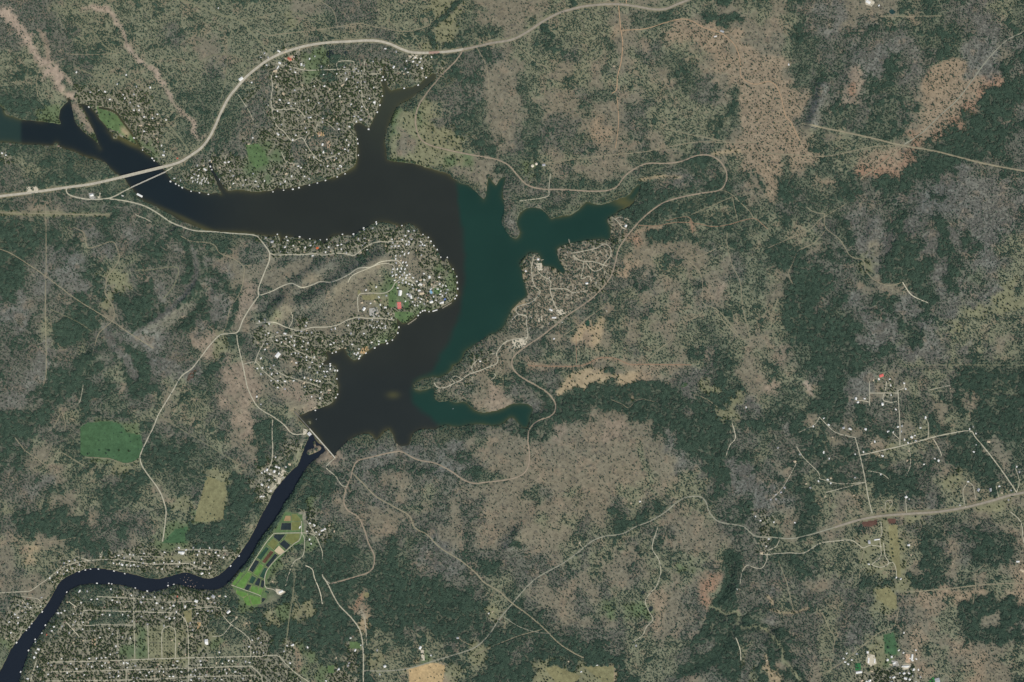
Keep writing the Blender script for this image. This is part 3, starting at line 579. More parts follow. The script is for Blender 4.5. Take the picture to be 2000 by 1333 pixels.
 ('track', 'tan', 3.0, '1565,242 1640,257 1700,270 1755,283 1830,297 1900,315 1960,328 2060,345'), ('track', 'gravel', 1.2, '1075,340 1072,370 1072,382 1060,387 1040,390 1015,393'), ('track', 'tan', 1.2, '1720,33 1770,33 1840,32'),
 ('track', 'red', 1.4, '1240,440 1280,442 1320,435 1360,437 1390,443 1420,440 1455,430 1475,428 1490,440 1500,448'), ('track', 'tan', 1.2, '1405,372 1425,378 1450,400 1465,415 1472,428'), ('track', 'red', 1.1, '1300,432 1345,425 1352,455'), ('track', 'tan', 1.1, '1430,385 1350,420'),
 ('track', 'tan', 1.2, '1420,455 1420,480 1430,520 1445,550 1450,600 1460,640 1465,665'), ('track', 'tan', 1.2, '1345,505 1375,497 1410,480'), ('track', 'tan', 1.3, '1345,510 1365,530 1372,555 1372,590 1378,598 1360,620 1330,630 1315,650 1310,665 1290,680 1260,708'), ('track', 'tan', 1.2, '1395,605 1415,630 1440,655 1455,663 1500,655'),
 ('track', 'tan', 1.2, '1378,598 1395,602 1415,620 1440,650'), ('track', 'red', 1.6, '1030,712 1045,715 1130,715 1170,700 1200,700 1230,712 1260,712 1350,713'), ('track', 'red', 1.2, '1125,655 1126,710'), ('track', 'tan', 1.2, '1180,600 1150,620 1125,640 1085,665'),
 ('track', 'tan', 1.3, '1500,485 1545,465 1580,450 1600,430 1620,418 1650,400'), ('track', 'tan', 1.3, '1610,418 1612,445 1640,470 1660,500 1685,510 1690,530 1710,550 1735,558 1762,552'), ('track', 'white', 1.4, '1762,552 1780,577 1812,592'),
 ('track', 'tan', 1.3, '1612,450 1590,475 1560,490 1548,515 1540,535 1548,555'), ('track', 'tan', 1.2, '1520,580 1510,610 1505,640'), ('track', 'tan', 1.2, '1575,405 1590,415 1610,418'), ('track', 'tan', 1.1, '1360,772 1380,780 1400,795'),
 ('camp_road', 'gravel', 1.5, '1000,680 1010,668 1030,660 1028,630 1028,618 1012,615 1000,625'), ('camp_road', 'gravel', 1.4, '1028,618 1010,612 1010,600 1035,592 1045,585 1055,570 1045,560 1040,545 1038,525 1042,505 1045,497'),
 ('camp_road', 'gravel', 1.4, '1050,530 1060,540 1075,550 1075,570 1085,600 1095,612'), ('camp_road', 'gravel', 1.4, '1075,565 1105,565 1120,572 1148,568'), ('camp_road', 'gravel', 1.4, '1120,500 1135,510 1160,512 1185,520'),
 ('camp_road', 'gravel', 1.4, '1115,495 1130,493 1165,485 1180,477 1192,485 1192,500 1180,515 1175,525 1160,530 1145,515'), ('camp_road', 'gravel', 1.4, '1140,512 1138,530 1135,545 1150,540 1155,550'), ('camp_road', 'gravel', 1.3, '1195,425 1205,432 1215,445 1222,448'), ('camp_road', 'gravel', 1.3, '1200,430 1210,425 1228,430'),
 ('camp_road', 'gravel', 1.6, '848,748 855,757 870,757 885,750 900,743 915,732 935,725 960,715 970,710 973,700 970,690 985,670 1005,663 1030,660'), ('camp_road', 'gravel', 1.2, '925,728 922,715 935,702'), ('camp_road', 'gravel', 1.2, '890,748 882,740 890,735 900,740'), ('camp_road', 'gravel', 1.2, '958,692 972,690'), ('camp_road', 'gravel', 1.2, '960,742 968,735 965,730'),
 ('street', 'gravel', 1.6, '100,1293 200,1291 300,1287 400,1284 500,1282 530,1280 545,1282 555,1292 575,1312 605,1333 630,1355'), ('street', 'gravel', 1.4, '100,1312 200,1310 250,1308 370,1305 480,1301 495,1305 510,1320 515,1340'), ('street', 'gravel', 1.3, '90,1330 245,1328 330,1325 370,1322 500,1319'),
 ('street', 'gravel', 1.2, '247,1308 247,1350'), ('street', 'gravel', 1.5, '369,1350 369,1290 368,1240 365,1217 355,1203 340,1197 300,1196 240,1194 163,1192'), ('street', 'gravel', 1.2, '163,1192 163,1220 200,1220 260,1221'), ('street', 'gravel', 1.1, '262,1165 262,1195 264,1287'),
 ('street', 'gravel', 1.1, '230,1234 232,1285'), ('street', 'gravel', 1.2, '289,1222 291,1287'), ('street', 'gravel', 1.4, '317,1287 317,1235 325,1225 335,1224 343,1235 343,1285'), ('street', 'gravel', 1.3, '370,1190 385,1188 427,1186 435,1200 450,1218 480,1240 490,1255 490,1282'), ('street', 'gravel', 1.2, '452,1220 435,1240 415,1243'),
 ('street', 'gravel', 1.2, '450,1218 465,1205'), ('street', 'white', 1.3, '157,1245 130,1215'), ('street', 'gravel', 1.2, '160,1222 145,1215 135,1207'), ('street', 'gravel', 1.3, '58,1340 66,1310 72,1290'), ('street', 'white', 1.3, '150,1186 135,1175'), ('street', 'gravel', 1.2, '190,1165 250,1168 310,1172'), ('street', 'gravel', 1.2, '328,1176 375,1175'),
 ('street', 'gravel', 1.6, '235,1094 260,1097 300,1102 340,1101 370,1101 385,1108 400,1112 412,1110'), ('street', 'gravel', 1.3, '345,1074 400,1074 445,1075'), ('street', 'gravel', 1.1, '240,1088 315,1088 315,1095'), ('street', 'gravel', 1.3, '235,1094 205,1093 175,1095 145,1100 120,1110 95,1130 80,1140 62,1153 50,1155 0,1158 -40,1160'), ('street', 'gravel', 1.2, '175,1095 150,1087'),
 ('street', 'gravel', 1.0, '42,1165 60,1167 75,1170 80,1176'), ('street', 'gravel', 1.0, '45,1172 55,1185 62,1190'), ('street', 'gravel', 1.0, '40,1172 40,1190 30,1202'), ('track', 'tan', 1.1, '20,1042 45,1058 100,1058 150,1050'), ('track', 'tan', 1.1, '40,1090 85,1073 120,1080 130,1090'),
 ('hatchery_road', 'gravel', 1.3, '535,1042 585,1041 600,1042 615,1046 625,1065 630,1080 630,1092'), ('hatchery_road', 'gravel', 1.3, '589,1018 589,1040 585,1055 575,1062 560,1075 545,1087 530,1103 520,1118 517,1135 520,1148 535,1152 545,1162'), ('hatchery_road', 'gravel', 1.2, '535,1042 520,1060 500,1090 485,1115'),
 ('hatchery_road', 'gravel', 1.2, '590,1042 595,1055 592,1085 575,1097 565,1120 558,1145'), ('hatchery_road', 'gravel', 1.1, '600,1018 610,1035 617,1045'), ('hatchery_road', 'gravel', 1.1, '452,1143 500,1160 510,1165'), ('track', 'gravel', 1.1, '630,1122 632,1130 645,1140'),
 ('track', 'white', 1.6, '597,1105 610,1112 615,1130 625,1155 630,1180'), ('track', 'olive', 1.6, '578,1120 572,1165 565,1210 560,1250 555,1282'), ('track', 'gravel', 1.2, '712,1205 715,1230 717,1260'), ('track', 'gravel', 1.0, '822,1290 826,1280'), ('track', 'tan', 1.1, '925,1263 900,1250 897,1242'),
 ('track', 'tan', 1.1, '1232,995 1250,990 1252,968 1240,967'), ('track', 'gravel', 1.0, '1130,1060 1140,1072'), ('track', 'tan', 1.0, '1187,1020 1190,1008'), ('track', 'tan', 1.0, '1192,780 1215,790 1228,797 1240,785 1255,780 1278,785'), ('track', 'tan', 1.0, '1032,922 1050,925 1062,940 1082,943'),
 ('track', 'white', 1.3, '1437,1245 1445,1268 1447,1290'), ('track', 'white', 1.2, '1430,828 1436,855 1425,870 1418,890'),
]
SURF = {'hwy': (180, 174, 158), 'asph': (150, 143, 129), 'gravel': (182, 178, 158), 'park': (152, 140, 122), 'grey': (148, 148, 132), 'tan': (144, 138, 116),
        'olive': (126, 128, 104), 'pink': (174, 148, 120), 'red': (148, 124, 103), 'white': (206, 200, 178)}
MAT = {}
for k, c in SURF.items():
    MAT['road_' + k] = mat_noise('road_' + k, alb(*c), 0.16, 0.05)
ROADM = np.full((HH, HW), 50, np.float32)            # distance to the nearest road edge, px
RP = []
for nm, sf, wd, s in ROADS:
    P = smooth_line(pts(s), 2.2)
    RP.append(P)
    mx = wd / 2 + 8
    for i in range(len(P) - 1):
        p, q = P[i], P[i + 1]
        w = window(min(p[0], q[0]) - mx, min(p[1], q[1]) - mx, max(p[0], q[0]) + mx, max(p[1], q[1]) + mx)
        if w is None: continue
        ROADM[w] = np.minimum(ROADM[w], np.sqrt(seg_d2(XX[w], YY[w], p, q)) - wd / 2)
# verges: mown strips along highway and park road
for P, hw, ch in ((smooth_line(pts(HWY), 4), 5.0, 'v'), (smooth_line(pts(HWY2), 4), 4.6, 'v'), (smooth_line(pts(ROADS[2][3]), 4), 5.5, 'v')):
    d = line_dist(P, 14) + NZ6 * 1.5
    m = (d < hw) & (np.minimum(dl, dr) > 0)
    COL[m] = GC[KEYS.index(ch)]; ECOV[m] = 0; BCOV[m] = 0
# ------------------------------------------------------------------ vegetation density
patch = vnoise(14, 71, 3); patch2 = vnoise(40, 72, 2)
ECOV = np.clip(ECOV * (0.45 + 1.1 * patch), 0, 1) * np.where(ECOV > .85, 1.0, 1.0)
ECOV = np.where((EC[CL] > .85) & (ECOV > .3), np.clip(np.maximum(ECOV, .8) + (patch - .5) * .35, 0, .97), ECOV)
vein = smoothstep(.05, .015, np.abs(vnoise(70, 73, 4) - .5)) * (vnoise(90, 74, 2) > .42)        # wooded dry drainages
wild = np.isin(CL, [KEYS.index(c) for c in 'mbkgodpr']) & ~PAINT
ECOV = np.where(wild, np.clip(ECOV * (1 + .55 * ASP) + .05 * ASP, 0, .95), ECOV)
ECOV = np.where(wild, np.clip(ECOV + np.where(np.isin(CL, [KEYS.index('b'), KEYS.index('p'), KEYS.index('o')]), .08, .34) * vein, 0, .9), ECOV); BCOV = np.where(wild, BCOV * (1 - .6 * vein), BCOV)
BCOV = np.clip(BCOV * (0.5 + 1.0 * patch2), 0, .9)
dw = np.minimum(dl, dr)
shore = (dw > 0.6) & (dw < 7)
lawn = np.isin(CL, [KEYS.index(c) for c in 'cpfqhxta'])
shr = smoothstep(7, 2, dw) * (vnoise(22, 75, 2) * 1.5 - .1).clip(0, 1)
ECOV = np.where(shore & ~lawn, np.maximum(ECOV, shr * .85), ECOV)
rb = line_dist(smooth_line(pts('470,1118 485,1099 500,1074 515,1050 530,1030 545,1008 555,990 570,968 580,950 595,928'), 4), 10)
ECOV = np.where((rb < 5) & (dr > .5), .96, ECOV)
GAPS = line_dist(pts('575,1120 572,1165 565,1210 560,1250'), 5) < 2.2
free = (DD > 4.5) & (dw > 0.7) & (ROADM > 0.6) & ~GAPS & (dh > 0.5)
ECOV *= free; BCOV *= free
# ------------------------------------------------------------------ ground colour variation
tint = (vnoise(120, 81, 3) - .5)[..., None] * np.array([.14, .03, -.06], np.float32)
COL = COL * (1 + tint) * (0.90 + 0.22 * vnoise(4, 82, 2) + .12 * (vnoise(18, 83, 2) - .5))[..., None]
pk = smoothstep(.60, .74, vnoise(20, 84, 3)) * np.isin(CL, [KEYS.index(c) for c in 'mbkog'])      # bare pinkish soil patches
COL = COL * (1 - .45 * pk[..., None]) + .45 * pk[..., None] * alb(143, 129, 110)
sp = smoothstep(.60, .70, vnoise(3.2, 85, 1)) * np.where(CL == KEYS.index('e'), .5, .32) * np.isin(CL, [KEYS.index('s'), KEYS.index('e')])    # driveways, pads and trodden plots
COL = COL * (1 - sp[..., None]) + sp[..., None] * alb(178, 172, 152); ECOV *= (1 - .8 * sp)
under = np.minimum(dl - LAKEZ, dr) < 0
COL[under] = alb(86, 80, 56)
COL = np.clip(COL, .01, .8)

# ------------------------------------------------------------------ terrain sheet: fine inside, coarse out to the horizon
th, tw = TZ.shape
def outer(n, start, sign):
    o = []; p = start; st = 60.0
    for k in range(n):
        p = p + sign * st; st *= 1.45; o.append(p)
    return o
gx = (np.arange(tw) * 2.0 - MG - 1000) * MPP
gy = (666.5 - (np.arange(th) * 2.0 - MG)) * MPP
NO = 15
lx = outer(NO, gx[0], -1)[::-1]; rx = outer(NO, gx[-1], 1)
ty = outer(NO, gy[0], 1)[::-1]; by = outer(NO, gy[-1], -1)
GX = np.concatenate([lx, gx, rx]); GY = np.concatenate([ty, gy, by])
ix = np.concatenate([np.arange(1, NO + 1)[::-1] * 9, np.arange(tw), tw - 1 - np.arange(1, NO + 1) * 9])
iy = np.concatenate([np.arange(1, NO + 1)[::-1] * 9, np.arange(th), th - 1 - np.arange(1, NO + 1) * 9])
Z = TZ[np.ix_(iy, ix)].copy()
CC = COL[::2, ::2][np.ix_(iy, ix)]
nh, nw = Z.shape
inside = np.zeros((nh, nw), bool); inside[NO:-NO, NO:-NO] = True
Z = np.where(inside, Z, np.maximum(Z, 1.5) + 4)
def grid_mesh(name, X, Y, Zg, keep=None, col=None):
    h, w = Zg.shape
    V = np.empty((h, w, 3), np.float32); V[..., 0] = X[None, :]; V[..., 1] = Y[:, None]; V[..., 2] = Zg
    idx = np.arange(h * w).reshape(h, w)
    Q = np.stack([idx[1:, :-1], idx[1:, 1:], idx[:-1, 1:], idx[:-1, :-1]], -1).reshape(-1, 4)
    V = V.reshape(-1, 3)
    Cc = None if col is None else col.reshape(-1, 3)
    if keep is not None:
        Q = Q[keep.reshape(-1)]
        used = np.unique(Q); mp = np.zeros(h * w, np.int64); mp[used] = np.arange(len(used))
        Q = mp[Q]; V = V[used]; Cc = Cc[used] if Cc is not None else None
    me = bpy.data.meshes.new(name)
    me.vertices.add(len(V)); me.vertices.foreach_set('co', V.astype(np.float32).ravel())
    me.loops.add(Q.size); me.loops.foreach_set('vertex_index', Q.astype(np.int32).ravel())
    me.polygons.add(len(Q)); me.polygons.foreach_set('loop_start', np.arange(0, Q.size, 4, dtype=np.int32))
    me.update(calc_edges=True)
    me.polygons.foreach_set('use_smooth', np.ones(len(Q), bool))
    if Cc is not None:
        a = me.color_attributes.new('col', 'FLOAT_COLOR', 'POINT')
        c4 = np.ones((len(V), 4), np.float32); c4[:, :3] = Cc
        a.data.foreach_set('color', c4.ravel())
    return me
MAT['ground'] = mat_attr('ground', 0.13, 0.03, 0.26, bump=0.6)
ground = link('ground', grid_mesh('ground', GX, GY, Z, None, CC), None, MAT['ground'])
ground['kind'] = 'structure'; ground['label'] = 'granite hill country ground with dry grass, red soil and bare rock'

# ------------------------------------------------------------------ water sheets
def tint_map():
    B = smooth_line(pts('880,300 890,350 896,400 903,450 906,520 905,580 890,640 868,685 845,722 812,745 803,780 818,800 850,822 872,845'), 4)
    sgn = poly_mask(B + [(1400, 900), (1400, 250)])
    d = line_dist(B, 40) * np.where(sgn, 1, -1)
    return smoothstep(-8, 7, d + (vnoise(24, 95, 3) - .5) * 10)
gm = tint_map()[..., None]
shal = np.exp(-np.maximum(-dw, 0) / 3.2) * (vnoise(40, 96, 2) * 1.6 - .3).clip(0, 1)
ex = np.exp(-((XX - 768) / 12) ** 2 - ((YY - 772) / 7) ** 2) * .5 + np.exp(-((XX - 1218) / 18) ** 2 - ((YY - 396) / 8) ** 2) * .8 \
   + np.exp(-((XX - 245) / 26) ** 2 - ((YY - 276 - (XX - 245) * .5) / 6) ** 2) * .7 + np.exp(-((XX - 360) / 60) ** 2 - ((YY - 428 - (XX - 360) * .45) / 5) ** 2) * .45 \
   + np.exp(-((XX - 690) / 6) ** 2 - ((YY - 315) / 12) ** 2) * .8
shal = np.clip(shal * .8 + ex, 0, .85)[..., None]
bw = alb(43, 47, 42); north = smoothstep(330, 200, YY)[..., None] * smoothstep(650, 760, XX)[..., None]
west = smoothstep(520, 320, XX)[..., None]
wc = bw * (1 - west) + alb(29, 38, 41) * west
wc = wc * (1 - north) + alb(55, 60, 49) * north
far = smoothstep(46, 36, XX)[..., None] * (YY[..., None] < 300)
wc = wc * (1 - .6 * far) + alb(48, 70, 62) * .6 * far
sou = smoothstep(690, 760, YY)[..., None]; wc = wc * (1 - .5 * sou) + alb(36, 42, 42) * .5 * sou
wc = wc * (1 - gm) + alb(29, 57, 48) * gm
wc = wc * (0.9 + 0.2 * vnoise(60, 97, 3))[..., None]
wl = wc * (1 - shal) + shal * alb(90, 88, 54)
wr = np.broadcast_to(alb(30, 36, 44), wc.shape) * (0.9 + 0.2 * vnoise(50, 98, 3))[..., None]
m, n, b = new_mat('water')
a_ = n.nodes.new('ShaderNodeAttribute'); a_.attribute_name = 'col'
n.links.new(a_.outputs['Color'], b.inputs['Base Color'])
b.inputs['Roughness'].default_value = 0.12; b.inputs['IOR'].default_value = 1.33; b.inputs['Specular IOR Level'].default_value = 0.5
t = noise_node(n, 0.09, 5); bp = n.nodes.new('ShaderNodeBump'); bp.inputs['Strength'].default_value = 0.12; bp.inputs['Distance'].default_value = 1.0
n.links.new(t.outputs[0], bp.inputs['Height']); n.links.new(bp.outputs[0], b.inputs['Normal'])
MAT['water'] = m
def water(name, d, z, colr, label, extra=None):
    dd = d[::2, ::2]; k = (dd < 4)
    if extra is not None: k &= extra[::2, ::2]
    keep = k[:-1, :-1] & k[1:, :-1] & k[:-1, 1:] & k[1:, 1:]
    o = link(name, grid_mesh(name, gx, gy, np.full((th, tw), z, np.float32), keep, colr[::2, ::2]), None, MAT['water'])
    o['kind'] = 'structure'; o['label'] = label
    return o
water('lake', dl, LAKEZ, wl, 'dark lake with brown and green water behind the dam')
side = (XX - DAM_A[0]) * (DAM_B[1] - DAM_A[1]) - (YY - DAM_A[1]) * (DAM_B[0] - DAM_A[0])
water('river', dr, RIVZ, wr, 'dark narrow river below the dam', (side < 260))

# ------------------------------------------------------------------ road strips
def ribbon(P, wd, lift, zs=None, nac=3):
    n = len(P); V = []
    for i, p in enumerate(P):
        a = P[max(i - 1, 0)]; c = P[min(i + 1, n - 1)]
        dx, dy = c[0] - a[0], c[1] - a[1]; L = math.hypot(dx, dy) or 1
        nx, ny = -dy / L, dx / L
        for k in range(nac):
            o = (k / (nac - 1) - .5) * wd
            V.append((p[0] + nx * o, p[1] + ny * o))
    A = np.array(V)
    z = hz(A[:, 0], A[:, 1]).reshape(n, nac)
    if wd > 3: z = np.repeat(z.max(1)[:, None], nac, 1)
    if zs is not None: z = np.maximum(z, zs)
    z = z.ravel() + lift
    vs = [(*W(x, y), float(zz)) for (x, y), zz in zip(A, z)]
    fs = []
    for i in range(n - 1):
        for k in range(nac - 1):
            a = i * nac + k
            fs.append((a, a + 1, a + nac + 1, a + nac))
    return vs, fs
RLAB = {'highway': 'wide paved highway', 'road': 'narrow county road', 'park_road': 'winding brownish park road', 'track': 'thin dirt track', 'street': 'neighbourhood lane',
        'camp_road': 'pale campground lane', 'hatchery_road': 'pale embankment lane between fish ponds'}
for j, ((nm, sf, wd, s), P) in enumerate(zip(ROADS, RP)):
    if j == 0:      # the highway stops at the two bridge ends
        parts = [[p for p in P if p[0] <= 236.5], [p for p in P if p[0] >= 325.5]]
    else: parts = [P]
    for Q in parts:
        vs, fs = ribbon(Q, wd, 1.1 + 0.15 * (j % 5))
        me = MB().add(vs, fs).mesh(nm, MAT['road_' + sf], True)
        o = link(nm, me); o['kind'] = 'structure'; o['label'] = RLAB[nm]
# ------------------------------------------------------------------ fish-hatchery ponds, small ponds, paved lots
def flat_poly(name, P, z, mat, rim=None):
    me = bpy.data.meshes.new(name)
    bm = bmesh.new()
    vs = [bm.verts.new((*W(x, y), z)) for x, y in P]
    f = bm.faces.new(vs); bm.normal_update()
    if f.normal.z < 0: bmesh.ops.reverse_faces(bm, faces=[f])
    bmesh.ops.triangulate(bm, faces=bm.faces[:])
    bm.to_mesh(me); bm.free(); me.materials.append(mat)
    o = link(name, me); o['kind'] = 'structure'
    return o
def pond_mat(name, c, gloss=0.15):
    return mat_noise(name, alb(*c), 0.2, 0.03, gloss, 0.2)
PM = {'dk': pond_mat('pond_dark', (44, 54, 55)), 'gr': pond_mat('pond_green', (48, 76, 60)), 'br': pond_mat('pond_brown', (92, 70, 55)),
      'ol': mat_noise('pond_bed_olive', alb(112, 118, 74), .15, .03), 'tn': mat_noise('pond_bed_tan', alb(196, 180, 150), .1, .03),
      'lg': mat_noise('pond_bed_green', alb(96, 132, 70), .2, .03), 'so': mat_noise('pond_bed_soil', alb(156, 132, 98), .15, .03), 'te': pond_mat('pond_teal', (46, 72, 70)), 'gg': pond_mat('pond_algae', (58, 84, 48))}
PLAB = {'dk': 'dark water fish pond', 'gr': 'green water fish pond', 'br': 'reddish brown fish pond', 'ol': 'drained olive fish pond', 'tn': 'drained pale sandy fish pond', 'lg': 'grassy empty fish pond', 'so': 'drained bare soil fish pond'}
HZ = lambda s: [(440 + x / 6.667, 990 + y / 6.667) for x, y in pts(s)]
PONDS = [('dk', '735,212 858,212 858,302 720,302'), ('so', '790,120 850,120 850,185 765,185'), ('ol', '868,100 925,100 975,160 980,185 868,188'), ('ol', '868,200 985,200 970,250 960,300 868,308'),
 ('dk', '645,360 785,360 705,455 625,392'), ('ol', '810,355 965,350 960,420 930,455 870,490 775,418'), ('ol', '622,415 695,468 628,558 552,490'), ('dk', '765,430 850,500 795,560 705,485'),
 ('tn', '700,508 772,580 745,610 700,622 640,575'), ('gr', '535,520 572,545 465,695 415,668'), ('br', '590,572 632,592 520,738 480,715'), ('dk', '650,608 685,632 560,790 525,765'),
 ('dk', '400,690 447,715 358,855 310,825'), ('lg', '455,740 500,772 422,905 368,868'), ('gr', '512,788 552,805 512,935 445,910'), ('gr', '350,895 405,925 360,1008 305,985'),
 ('dk', '430,925 465,938 440,1035 378,1012'), ('dk', '475,950 512,962 500,1060 458,1040'), ('dk', '290,1005 340,1020 295,1100 247,1078'), ('lg', '345,1030 430,1050 420,1140 320,1105'),
 ('lg', '440,1055 490,1075 462,1158 422,1140'), ('lg', '310,1145 455,1180 462,1262 350,1280'), ('lg', '150,1085 290,1125 290,1150 225,1180 140,1125'), ('lg', '300,1150 335,1290 270,1290 235,1190'),
 ('dk', '478,1185 535,1195 500,1235 475,1250'), ('lg', '130,1040 290,850 345,870 235,1070'), ('lg', '90,1000 200,850 240,860 120,1030'), ('dk', '535,1058 585,1070 595,1085 545,1075'), ('gr', '520,1090 575,1110 570,1130 515,1110')]
BERM = mat_noise('berm', alb(150, 146, 112), .15, .05)
for c, s in PONDS:
    P = HZ(s)
    cx = sum(p[0] for p in P) / len(P); cy = sum(p[1] for p in P) / len(P)
    o = flat_poly('pond', P, HATZ + 0.35, PM[c]); o['label'] = PLAB[c]
    mb = MB(); n = len(P)                      # low earth berm round the pond
    ring = []
    for x, y in P:
        d = math.hypot(x - cx, y - cy)
        ring.append(((x, y), (x + (x - cx) / d * .35, y + (y - cy) / d * .35), (x + (x - cx) / d * .8, y + (y - cy) / d * .8)))
    vs = []
    for a, m_, q in ring:
        vs += [(*W(*a), HATZ + .30), (*W(*m_), HATZ + 1.3), (*W(*q), HATZ - .2)]
    fs = []
    for i in range(n):
        k, l = 3 * i, 3 * ((i + 1) % n)
        fs += [(k, k + 1, l + 1, l), (k + 1, k + 2, l + 2, l + 1)]
    b_ = mb.add(vs, fs).obj('berm', BERM, None); b_.parent = o
def ell(cx, cy, a, b, ang=0, n=20, seed=0):
    r = random.Random(seed); out = []
    for i in range(n):
        t = 2 * math.pi * i / n; k = 1 + r.uniform(-.12, .12)
        x, y = a * math.cos(t) * k, b * math.sin(t) * k
        out.append((cx + x * math.cos(ang) - y * math.sin(ang), cy + x * math.sin(ang) + y * math.cos(ang)))
    return out
def maxz(P): return float(np.max(hz([p[0] for p in P], [p[1] for p in P])))
for i, (x, y, a, b2, an, c, lb) in enumerate([(645, 107, 7.5, 8, 0, 'dk', 'round dark pond beside the highway lawn'), (375, 733, 14, 5, -.9, 'br', 'long brown stock pond by the county road'),
  (1742, 24, 6, 4.5, .3, 'te', 'small teal pond in a tan clearing'), (1147.5, 632, 4.5, 6.5, 0, 'gr', 'oval green stock pond in red soil'), (1336, 752, 8, 4, -.2, 'gg', 'green algae pond beside a red track'),
  (1271, 1189, 4, 5.5, .3, 'dk', 'dark stock pond south of the ranch track bend'), (1255, 1158, 3.5, 4, 0, 'dk', 'dark stock pond north of the ranch track bend'), (676, 104, 4.5, 4, 0, 'dk', 'small dark pond under lawn trees')]):
    P = ell(x, y, a, b2, an, 22, i)
    o = flat_poly('pond', P, maxz(P) + .8, PM[c]); o['label'] = lb
LOTM = mat_noise('lot', alb(196, 188, 168), .12, .06); LOTG = mat_noise('lot_grey', alb(168, 166, 158), .15, .06); LOTT = mat_noise('bare_soil', alb(186, 158, 118), .15, .06); LOTP = mat_noise('lot_pink', alb(190, 165, 140), .12, .06)
for P, mt, lb in [
 (pts('52,366 72,363 76,370 74,375 54,376'), LOTM, 'pale roadside parking lot beside the highway'), (pts('174,378 185,378 188,390 176,390'), LOTG, 'grey yard beside the old bridge road'), (pts('190,377 201,378 200,388 192,388'), LOTM, 'pale yard beside the old bridge road'),
 (pts('193,1078 207,1075 210,1084 206,1091 196,1088'), LOTM, 'pale parking lot above the river bend'), (pts('1086,606 1098,604 1104,612 1096,620 1086,614'), LOTM, 'pale visitor parking lot beside the park road'),
 (pts('1050,621 1058,618 1060,626 1052,630'), LOTM, 'pale camp parking lot west of the visitor lot'), (pts('1047,512 1058,515 1060,528 1052,530 1048,522'), LOTM, 'pale boat ramp parking lot on the camp point'), (pts('1000,665 1020,662 1030,668 1024,678 1002,681'), LOTM, 'pale trailhead lot beside the park road'),
 (pts('721,603 737,601 740,612 730,622 722,616'), LOTG, 'large grey paved yard on the peninsula'), (pts('821,1268 828,1270 830,1290 824,1290'), LOTM, 'pale paved yard beside the country road'), (pts('552,917 560,921 552,930 545,932'), LOTM, 'pale boat landing beside the tailwater'),
 (pts('544,930 550,934 547,946 542,944'), LOTM, 'pale gravel landing on the river bank'), (pts('707,681 717,676 720,684 711,692 703,690'), LOTT, 'bare tan house plot on the lake shore'), (pts('593,837 601,840 598,848 592,850'), LOTM, 'pale switchyard beside the powerhouse'),
 (pts('1692,1276 1708,1280 1712,1296 1700,1302 1692,1294'), LOTM, 'pale farm yard between two long sheds'), (pts('1768,1277 1777,1278 1777,1296 1768,1294'), LOTP, 'bare pinkish paddock beside a long shed'), (pts('1688,0 1700,-4 1708,6 1702,14 1690,10'), LOTM, 'pale courtyard round the hilltop house'),
 (pts('619,259 632,258 634,266 622,268'), LOTT, 'bare tan plot round the red roofed house'), (pts('638,276 645,275 646,290 640,291'), LOTP, 'bare pinkish house plot among oaks'), (pts('180,1247 188,1248 187,1264 181,1263'), LOTP, 'bare pinkish plot in the street grid'),
 (pts('386,1215 393,1216 391,1231 386,1228'), LOTT, 'bare tan spill patch beside a dark grove'), (pts('560,113 572,109 580,115 565,122'), LOTP, 'pinkish yard beside the highway junction'), (pts('538,1150 550,1152 558,1156 548,1163 541,1160'), LOTM, 'pale yard round the hatchery shed'),
 (pts('1762,1298 1778,1297 1778,1306 1764,1308'), LOTM, 'pale concrete pad round the ranch barns'), (pts('1740,1290 1752,1291 1756,1300 1745,1304'), LOTG, 'grey yard between ranch houses'), (pts('800,108 815,108 818,116 800,116'), LOTM, 'pale gravel yard beside the creek bridge')]:
    o = flat_poly('paved_lot', P, maxz(P) + 1.4, mt); o['label'] = lb
def obj_flat(name, P, lift, mt, lb):
    o = flat_poly(name, P, maxz(P) + lift, mt); o['label'] = lb; return o
obj_flat('riding_arena', pts('1670,1296 1680,1295 1681,1308 1670,1310'), 1.6, mat_noise('arena_turf', alb(52, 110, 68), .1, .1), 'bright green riding arena beside the white roof')
obj_flat('lawn', pts('1812,1333 1822,1322 1828,1328 1826,1345 1812,1345'), 1.6, mat_noise('lawn_turf', alb(58, 124, 66), .1, .1), 'bright green lawn beside the big grey roof')

